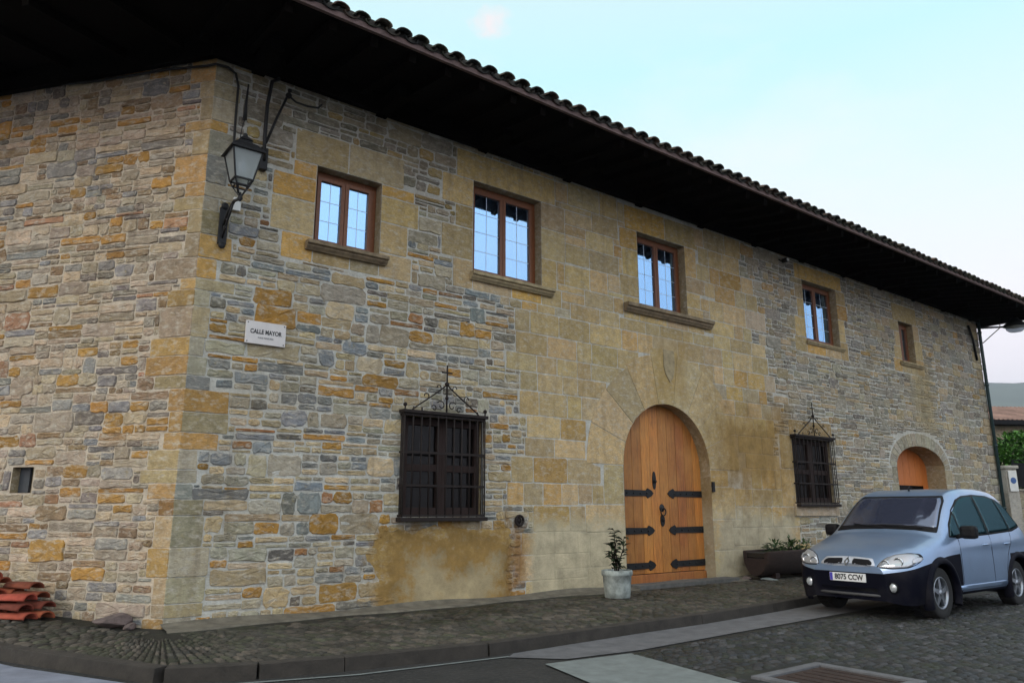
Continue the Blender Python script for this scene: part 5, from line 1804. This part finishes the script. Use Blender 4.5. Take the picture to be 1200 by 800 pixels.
for view in 'LR':
    lab = view
    sur = [(1.225, 1.055), (1.36, 1.235), (1.60, 1.44), (1.86, 1.58), (2.10, 1.635), (2.5, 1.66), (3.0, 1.645), (3.4, 1.59), (3.72, 1.475), (3.93, 1.31), (3.97, 1.21), (3.86, 1.165), (3.4, 1.105), (2.5, 1.07), (1.7, 1.045)]
    sur = [(XM(x), z_) for x, z_ in sur]
    frame_ = car_patch('window_frame', sur, view, 0.003, M['car_black'], sm=1, rings=10)
    for q in ([(1.275, 1.07), (1.38, 1.215), (1.56, 1.375), (1.575, 1.07)],
              [(1.615, 1.07), (1.60, 1.405), (1.86, 1.55), (2.1, 1.61), (2.40, 1.632), (2.44, 1.09)],
              [(2.51, 1.095), (2.48, 1.635), (2.9, 1.627), (3.24, 1.59), (3.31, 1.125)],
              [(3.37, 1.13), (3.31, 1.575), (3.55, 1.51), (3.74, 1.42), (3.89, 1.29), (3.91, 1.215), (3.82, 1.185)]):
        car_patch('side_window', [(XM(x), z_) for x, z_ in q], view, 0.007, M['car_glass'], frame_, sm=1, rings=6)
    # door shut lines, as thin dark strips, and handles
    dmb = MB()
    for path in ([(1.44, 0.36), (1.44, 0.7), (1.46, 1.03)], [(2.47, 0.36), (2.47, 1.08)], [(3.22, 1.12), (3.18, 0.95), (3.02, 0.76), (2.93, 0.55), (2.93, 0.40)], [(1.44, 0.37), (2.93, 0.37)]):
        for a, b_ in zip(path[:-1], path[1:]):
            L_ = math.hypot(b_[0]-a[0], b_[1]-a[1]); nx, nz = -(b_[1]-a[1])/L_*0.0045, (b_[0]-a[0])/L_*0.0045
            patch(dmb, [(a[0]+nx, a[1]+nz), (b_[0]+nx, b_[1]+nz), (b_[0]-nx, b_[1]-nz), (a[0]-nx, a[1]-nz)], view, 0.0022, rings=1, step=0.06)
    dmb.build('door_gap', M['car_black'], car)
    s = -1 if view == 'L' else 1
    for hx in (2.26, 3.02):
        h = MB(); h.tube([(hx-0.09, s*0.885, 0.93), (hx-0.06, s*0.912, 0.935), (hx+0.06, s*0.912, 0.935), (hx+0.09, s*0.885, 0.93)], 0.013, 8); h.build('door_handle', M['car_paint'], car)
    car_patch('sill_strip', [(1.32, 0.345), (2.88, 0.345), (2.88, 0.405), (1.32, 0.405)], view, 0.014, M['car_paint'], sm=0, rings=3)
    # arch flares
    for wx in WHEELX:
        f = MB(); f.sm = True; n = 24
        rgs = []
        for (r, yy) in ((0.385, 0.84), (0.385, 0.905), (0.40, 0.918), (0.45, 0.912), (0.475, 0.88), (0.475, 0.80)):
            rgs.append([f.vert((wx+r*math.cos(math.pi*(k/n*1.26-0.13)), s*yy, WR+r*math.sin(math.pi*(k/n*1.26-0.13)))) for k in range(n+1)])
        for a in range(len(rgs)-1):
            for k in range(n): f.face((rgs[a][k], rgs[a][k+1], rgs[a+1][k+1], rgs[a+1][k]))
        f.build('arch_flare', M['car_cladding'], car)
    # mirror
    m_ = MB(); m_.box(1.39, 1.53, min(s*0.915, s*1.13), max(s*0.915, s*1.13), 1.035, 1.215)
    ma = MB(); ma.tube([(1.44, s*0.86, 1.06), (1.45, s*0.95, 1.08)], 0.03, 8)
    mo = m_.build('wing_mirror', M['car_black'], car, bevel=0.05)
    ma.build('mirror_arm', M['car_black'], mo)
# windscreen and rear window
wsur = [(-0.745, 1.115), (-0.655, 1.56), (-0.60, 1.635), (0.60, 1.635), (0.655, 1.56), (0.745, 1.115), (0.45, 1.148), (0, 1.16), (-0.45, 1.148)]
wf_ = car_patch('windscreen_frame', wsur, 'F', 0.004, M['car_black'], sm=1, rings=12, step=0.05)
wgl = [(-0.71, 1.185), (-0.625, 1.555), (-0.585, 1.605), (0.585, 1.605), (0.625, 1.555), (0.71, 1.185), (0.4, 1.21), (0, 1.22), (-0.4, 1.21)]
car_patch('windscreen', wgl, 'F', 0.009, M['windshield'], sm=1, rings=12, step=0.05)
for (a, b_) in (((-0.55, 1.17), (0.05, 1.20)), ((0.0, 1.165), (0.5, 1.215))):
    wmb = MB()
    n = 8
    pts = []
    for k in range(n+1):
        u, v = a[0]+(b_[0]-a[0])*k/n, a[1]+(b_[1]-a[1])*k/n
        h = bvh.ray_cast(Vector((-3, u, v)), Vector((1, 0, 0)))
        pts.append(h[0] + Vector((-0.022, 0, 0.012)))
    wmb.tube(pts, 0.008, 6); wmb.build('wiper', M['car_black'], car)
car_patch('rear_window', [(-0.55, 1.22), (-0.48, 1.48), (0.48, 1.48), (0.55, 1.22)], 'B', 0.006, M['car_glass'], sm=1, rings=8)
# front: lights, grille, plate
for s in (-1, 1):
    hl_ = [(s*0.395, 0.662), (s*0.43, 0.735), (s*0.50, 0.812), (s*0.60, 0.855), (s*0.73, 0.878), (s*0.83, 0.866), (s*0.862, 0.80), (s*0.845, 0.72), (s*0.79, 0.675), (s*0.60, 0.652)]
    hl_ = [(s*0.645+(u-s*0.645)*0.94, 0.765+(v-0.765)*0.90) for u, v in hl_]
    cxh, czh = s*0.64, 0.765
    hl_ = [(s*0.645+(u-s*0.645)*0.93, 0.765+(v-0.765)*0.90) for u, v in hl_]
    car_patch('lamp_frame', [(cxh+(u-cxh)*1.08, czh+(v-czh)*1.12) for u, v in hl_], 'F', 0.004, M['car_black'], sm=1, rings=4)
    hd = car_patch('headlight', hl_, 'F', 0.012, M['lamp_glass'], sm=1, rings=7, bulge=0.010)
    for (yy, zz_, r) in ((0.52, 0.728, 0.045), (0.67, 0.752, 0.055)):
        h = bvh.ray_cast(Vector((-3, s*yy, zz_)), Vector((1, 0, 0)))
        q = MB(); q.lathe([(0.001, 0.004), (r*0.6, 0.0), (r, -0.026), (r+0.006, -0.026), (r+0.006, 0.01)], (h[0].x-0.0, s*yy, zz_), 16, 'x'); q.build('reflector', M['chrome'], hd)
    car_patch('indicator', [(s*0.80, 0.72), (s*0.845, 0.765), (s*0.84, 0.81), (s*0.79, 0.80)], 'F', 0.026, M['lamp_glass'], hd, sm=1, rings=3)
    h = bvh.ray_cast(Vector((-3, s*0.60, 0.43)), Vector((1, 0, 0)))
    q = MB(); q.lathe([(0.065, 0.03), (0.072, -0.015), (0.062, -0.02)], (h[0].x, s*0.60, 0.43), 18, 'x'); fo = q.build('fog_light', M['car_black'], car)
    q = MB(); q.lathe([(0.001, -0.018), (0.035, -0.015), (0.060, -0.004), (0.062, 0.01)], (h[0].x, s*0.60, 0.43), 18, 'x'); q.build('lens', simple('fog_lens_%d' % s, (0.62, 0.66, 0.70), 0.15, metal=0.5), fo)
    car_patch('grille_slot', [(s*0.07, 0.700), (s*0.075, 0.775), (s*0.30, 0.765), (s*0.35, 0.73), (s*0.34, 0.690)], 'F', 0.010, M['car_black'], sm=1, rings=4, step=0.02)
fr_ = [(-0.40, 0.695), (-0.34, 0.785), (-0.1, 0.80), (0.1, 0.80), (0.34, 0.785), (0.40, 0.695), (0.3, 0.675), (-0.3, 0.675)]
car_patch('grille_frame', fr_, 'F', 0.004, M['silver_trim'], sm=1, rings=6)
h = bvh.ray_cast(Vector((-3, 0, 0.742)), Vector((1, 0, 0)))
q = MB()
for sgn in (1,):
    ex_ = h[0].x
    dia_o = [(0, 0.058), (0.040, 0), (0, -0.058), (-0.040, 0)]
    dia_i = [(0, 0.030), (0.020, 0), (0, -0.030), (-0.020, 0)]
    for k in range(4):
        a, b_ = dia_o[k], dia_o[(k+1) % 4]; c, d = dia_i[k], dia_i[(k+1) % 4]
        tilt = lambda p_: (ex_ - 0.022 + p_[1]*0.9, p_[0], 0.742+p_[1])
        tilt2 = lambda p_: (ex_ + 0.01 + p_[1]*0.9, p_[0], 0.742+p_[1])
        q.poly([tilt(a), tilt(b_), tilt(d), tilt(c)])
        q.poly([tilt(a), tilt2(a), tilt2(b_), tilt(b_)]); q.poly([tilt(c), tilt(d), tilt2(d), tilt2(c)])
q.build('emblem', M['chrome'], car)
lowg = MB(); patch(lowg, [(-0.40, 0.355), (-0.40, 0.405), (0.40, 0.405), (0.40, 0.355)], 'F', 0.004, rings=2)
lowg.build('lower_grille', M['car_black'], car)
lowb = MB(); lowb.tube([(0.035, -0.5, 0.315), (-0.012, -0.3, 0.315), (-0.018, 0, 0.315), (-0.012, 0.3, 0.315), (0.035, 0.5, 0.315)], 0.02, 8)
lowb.build('bumper_lip', simple('lip_grey', (0.05, 0.05, 0.055), 0.6), car)
np_ = MB(); np_.box(-0.022, -0.006, -0.26, 0.26, 0.475, 0.585)
plate = np_.build('number_plate', M['plate_white'], car, bevel=0.004)
np2 = MB(); np2.box(-0.0245, -0.0225, 0.215, 0.255, 0.479, 0.581); np2.build('plate_band', M['plate_blue'], plate)
lettering('8075 CCW', 0.098, M['letter_black'], plate, (-0.0245, -0.02, 0.53), (R(90), 0, R(-90)), name='plate_number', extr=0.0008, xs=0.88)
an = MB(); an.tube([(2.0, 0, 1.715), (1.98, 0, 1.76), (2.03, 0, 1.80)], [0.02, 0.012, 0.004], 6); an.build('antenna', M['car_black'], car)
# wheels
def wheel(wx, s):
    y0 = s*0.74
    t = MB()
    pr = [(0.205, -0.095), (0.25, -0.105), (0.305, -0.108), (0.328, -0.095), (0.335, -0.07), (0.335, 0.07), (0.328, 0.095), (0.305, 0.108), (0.25, 0.105), (0.205, 0.095)]
    t.lathe([(r, h) for r, h in pr], (wx, y0, WR), 36, 'y')
    for k in range(36):
        a = 2*math.pi*k/36
        t.bar((wx+0.336*math.cos(a), y0-0.07, WR+0.336*math.sin(a)), (wx+0.336*math.cos(a+0.08), y0+0.07, WR+0.336*math.sin(a+0.08)), 0.02, 0.008, up=(math.cos(a), 0, math.sin(a)))
    w = t.build('wheel', M['tyre'], car)
    r = MB()
    fy = y0 + s*0.085
    r.lathe([(0.21, s*-0.02), (0.212, s*0.012), (0.196, s*0.015), (0.188, s*-0.02), (0.186, s*-0.13)], (wx, fy, WR), 36, 'y')
    for k in range(5):
        a = 2*math.pi*k/5 + 0.3
        ca_, sa_ = math.cos(a), math.sin(a)
        for (wd, rr0, rr1) in ((0.085, 0.03, 0.195),):
            p = []
            for (rr, ww) in ((rr0, wd*0.9), (rr1, wd*0.55)):
                for sg in (-1, 1):
                    p.append((wx+rr*ca_-sg*ww/2*sa_, WR+rr*sa_+sg*ww/2*ca_))
            A = [r.vert((x, fy+s*(0.008 if n_ < 2 else -0.002), z_)) for n_, (x, z_) in enumerate(p)]
            B_ = [r.vert((x, fy-s*0.035, z_)) for (x, z_) in p]
            r.face((A[0], A[1], A[3], A[2]))
            for (u, v) in ((0, 1), (1, 3), (3, 2), (2, 0)): r.face((A[u], A[v], B_[v], B_[u]))
    r.lathe([(0.001, s*0.02), (0.035, s*0.018), (0.048, s*0.006), (0.055, s*-0.03)], (wx, fy, WR), 16, 'y')
    r.build('rim', M['rim'], w)
    d = MB(); d.lathe([(0.001, -s*0.06), (0.19, -s*0.06)], (wx, fy, WR), 24, 'y'); d.build('brake_disc', M['car_black'], w)
for wx in WHEELX:
    for s in (-1, 1): wheel(wx, s)

# ------------------------------------------------------------------ beyond the house
def bigstone(name, col): return simple(name, col, 0.9, var=0.45, scale=2.5, bumps=0.6, bscale=12)
BR = lambda px, d: ((px-600)/898.0*d, d)               # a bearing to the right of the house at depth d
# garden wall with pillar
gw = empty('garden_wall', (19.0, 29.5, 0), R(6), 'low rubble garden wall beyond the far end of the house', 'garden wall')
b = MB()
ws = MB(); ws.cur = (0.30, 0.275, 0.23)
wall_sheet(ws, [(-1.2, -0.3), (14, -0.3), (14, 2.15), (-1.2, 2.15)], [], [], (0.30, 0.275, 0.23))
rubble(ws, -1.2, 14, 0.0, 2.15, [], [(30, (0.30, 0.26, 0.19)), (20, (0.26, 0.22, 0.17)), (10, (0.33, 0.22, 0.11)), (10, (0.2, 0.19, 0.17))], hb=(0.2, 0.36), wr=(0.2, 0.6))
ws.build('stone_face', M['masonry_side'], gw, fix=False)
b.cur = (0.27, 0.25, 0.21)
b.box(-1.2, 14, 0.002, 0.45, -0.3, 2.148); b.build('core', M['masonry_side'], gw)
b = MB(); b.cur = (0.25, 0.235, 0.21); b.box(-1.25, 14, -0.06, 0.5, 2.152, 2.25); b.build('coping', M['masonry_side'], gw, bevel=0.02)
gp = empty('gate_pillar', (19.15, 29.35, 0), R(6), 'pale stone gate pillar at the near end of the garden wall', 'pillar')
b = MB(); b.cur = (0.40, 0.38, 0.35); b.box(-0.16, 0.30, -0.15, 0.35, -0.2, 3.0); b.build('shaft', M['masonry_side'], gp, bevel=0.02)
b = MB(); b.cur = (0.40, 0.38, 0.35); b.box(-0.22, 0.36, -0.21, 0.41, 3.002, 3.12); b.build('cap', M['masonry_side'], gp, bevel=0.02)
nt2 = empty('notice_board', (19.23, 29.17, 2.5), R(6), 'small white and blue notice on the gate pillar', 'sign')
b = MB(); b.box(-0.17, 0.17, -0.03, 0, -0.36, 0.42); b.build('board', M['white_plastic'], nt2, bevel=0.006)
b = MB(); b.lathe([(0.001, -0.036), (0.11, -0.034), (0.12, -0.031)], (0, 0, 0.05), 20, 'y'); b.build('emblem_disc', simple('notice_blue', (0.05, 0.12, 0.32), 0.5), nt2)
fn = empty('metal_fence', (19.6, 29.75, 2.25), R(6), 'black sheet metal fence on top of the garden wall', 'fence')
b = MB(); b.box(0.05, 13.4, -0.02, 0.02, 0.06, 1.0); b.build('sheet', M['car_black'], fn)
for k in range(8):
    b = MB(); b.box(0.05+k*1.85, 0.13+k*1.85, -0.05, -0.022, 0.0, 1.08); b.build('post', M['car_black'], fn, bevel=0.006)
b = MB(); b.box(0.05, 13.4, -0.052, -0.022, 1.082, 1.12); b.build('rail', M['car_black'], fn)
# hedge: leaf clumps through a volume
hg = empty('hedge', (22.0, 33.0, 0), R(6), 'dense bright green hedge growing behind the black metal fence', 'hedge')
lf = MB(); stm = MB()
for k in range(16):
    bx = -2.5+k*0.9
    stm.tube([(bx, 0, 0), (bx+jit(0.2), jit(0.2), 2.5), (bx+jit(0.4), jit(0.3), 4.0)], [0.06, 0.045, 0.02], 6)
bl = [(-2.6+k*0.62+jit(0.15), jit(0.35), rnd.uniform(3.2, 4.1), rnd.uniform(0.75, 1.0)) for k in range(24)] + [(-2.6+k*0.62, jit(0.3), rnd.uniform(1.2, 2.6), 0.8) for k in range(24)]
for (x, y, z_, r) in bl:
    for _ in range(620):
        d = rdir(); q = r*rnd.uniform(0.45, 1.0)**0.6
        p = Vector((x, y, z_)) + d*q
        leaf(lf, p, d+rdir()*0.7, Vector((0, 0, 1)), rnd.uniform(0.16, 0.25), rnd.uniform(0.11, 0.17))
lf.build('foliage', M['hedge_leaf'], hg, fix=False)
stm.build('stem', M['trough_wood'], hg)
# neighbour's house
nh = empty('neighbour_house', (27.5, 44.0, 0), R(8), 'low stone house with brown tiled roof behind the hedge', 'house')
b = MB(); b.cur = (0.36, 0.30, 0.22)
b.box(-6, 12, 0, 9, -0.3, 6.35); b.build('walls', M['masonry_side'], nh)
rfm = MB(); rfm.cur = (0.20, 0.11, 0.085)
# corrugated slope
n = 130
for k in range(n):
    xa, xb = -6.6+19.2*k/n, -6.6+19.2*(k+1)/n
    za, zb = 0.06*abs(math.sin(k*math.pi/2)), 0.06*abs(math.sin((k+1)*math.pi/2))
    rfm.sm = True
    rfm.poly([(xa, -0.8, 6.55+za), (xb, -0.8, 6.55+zb), (xb, 4.5, 8.1+zb), (xa, 4.5, 8.1+za)])
    rfm.poly([(xa, 4.5, 8.1+za), (xb, 4.5, 8.1+zb), (xb, 9.8, 6.55+zb), (xa, 9.8, 6.55+za)])
rfm.build('roof', simple('roof_brown', (0.21, 0.125, 0.10), 0.9, var=0.5, scale=1.2, bumps=0.3), nh, fix=False)
b = MB(); b.box(-6.6, 12.6, -0.86, -0.80, 6.30, 6.56); b.build('gutter', M['car_black'], nh)
b = MB(); b.box(-6.55, 12.55, -0.79, -0.003, 6.33, 6.38); b.build('eave', M['dark_wood'], nh)
for x in (-3.5, 0.5, 4.5, 8.5):
    b = MB(); b.box(x-0.5, x+0.5, -0.06, -0.003, 4.2, 5.5); w_ = b.build('window', M['window_wood'], nh, bevel=0.01)
    b = MB(); b.box(x-0.42, x+0.42, -0.075, -0.062, 4.28, 5.42); b.build('pane', M['dark_glass'], w_)
# hills
hm = MB(); hm.cur = (0.05, 0.06, 0.04)
nx_, ny_ = 90, 14
ids = {}
for i in range(nx_+1):
    for j in range(ny_+1):
        a = R(-70 + 140*i/nx_)
        d = 1900 + 2300*j/ny_
        X, Y = d*math.sin(a), d*math.cos(a)
        e = math.sin(math.pi*min(1, j/ny_*0.5+0.0))
        h = 455*(e**1.3)*(0.86+0.10*math.sin(i*0.23+0.6)+0.05*math.sin(i*0.61+j)+0.025*math.sin(i*1.37+j*0.7))*1.46
        ids[i, j] = hm.vert((X, Y, h-12))
hm.sm = True
for i in range(nx_):
    for j in range(ny_): hm.face((ids[i, j], ids[i+1, j], ids[i+1, j+1], ids[i, j+1]))
tag(hm.build('hills', simple('hill_green', (0.055, 0.07, 0.045), 1.0, var=0.5, scale=0.006), fix=False), kind='structure')

# ------------------------------------------------------------------ the air between here and the hills
hz = MB()
hz.box(-5400, 5400, -5400, 5400, -30, 820)
hob = hz.build('haze', bpy.data.materials.new('haze'), fix=True)
hmat = hob.data.materials[0]; hmat.use_nodes = True
hn = hmat.node_tree.nodes; hn.clear()
ho = hn.new('ShaderNodeOutputMaterial'); hv = hn.new('ShaderNodeVolumePrincipled')
hv.inputs['Color'].default_value = (0.76, 0.84, 1.0, 1)
hv.inputs['Density'].default_value = 0.00017
hv.inputs['Anisotropy'].default_value = 0.2
hmat.node_tree.links.new(hv.outputs[0], ho.inputs['Volume'])
tag(hob, kind='stuff')
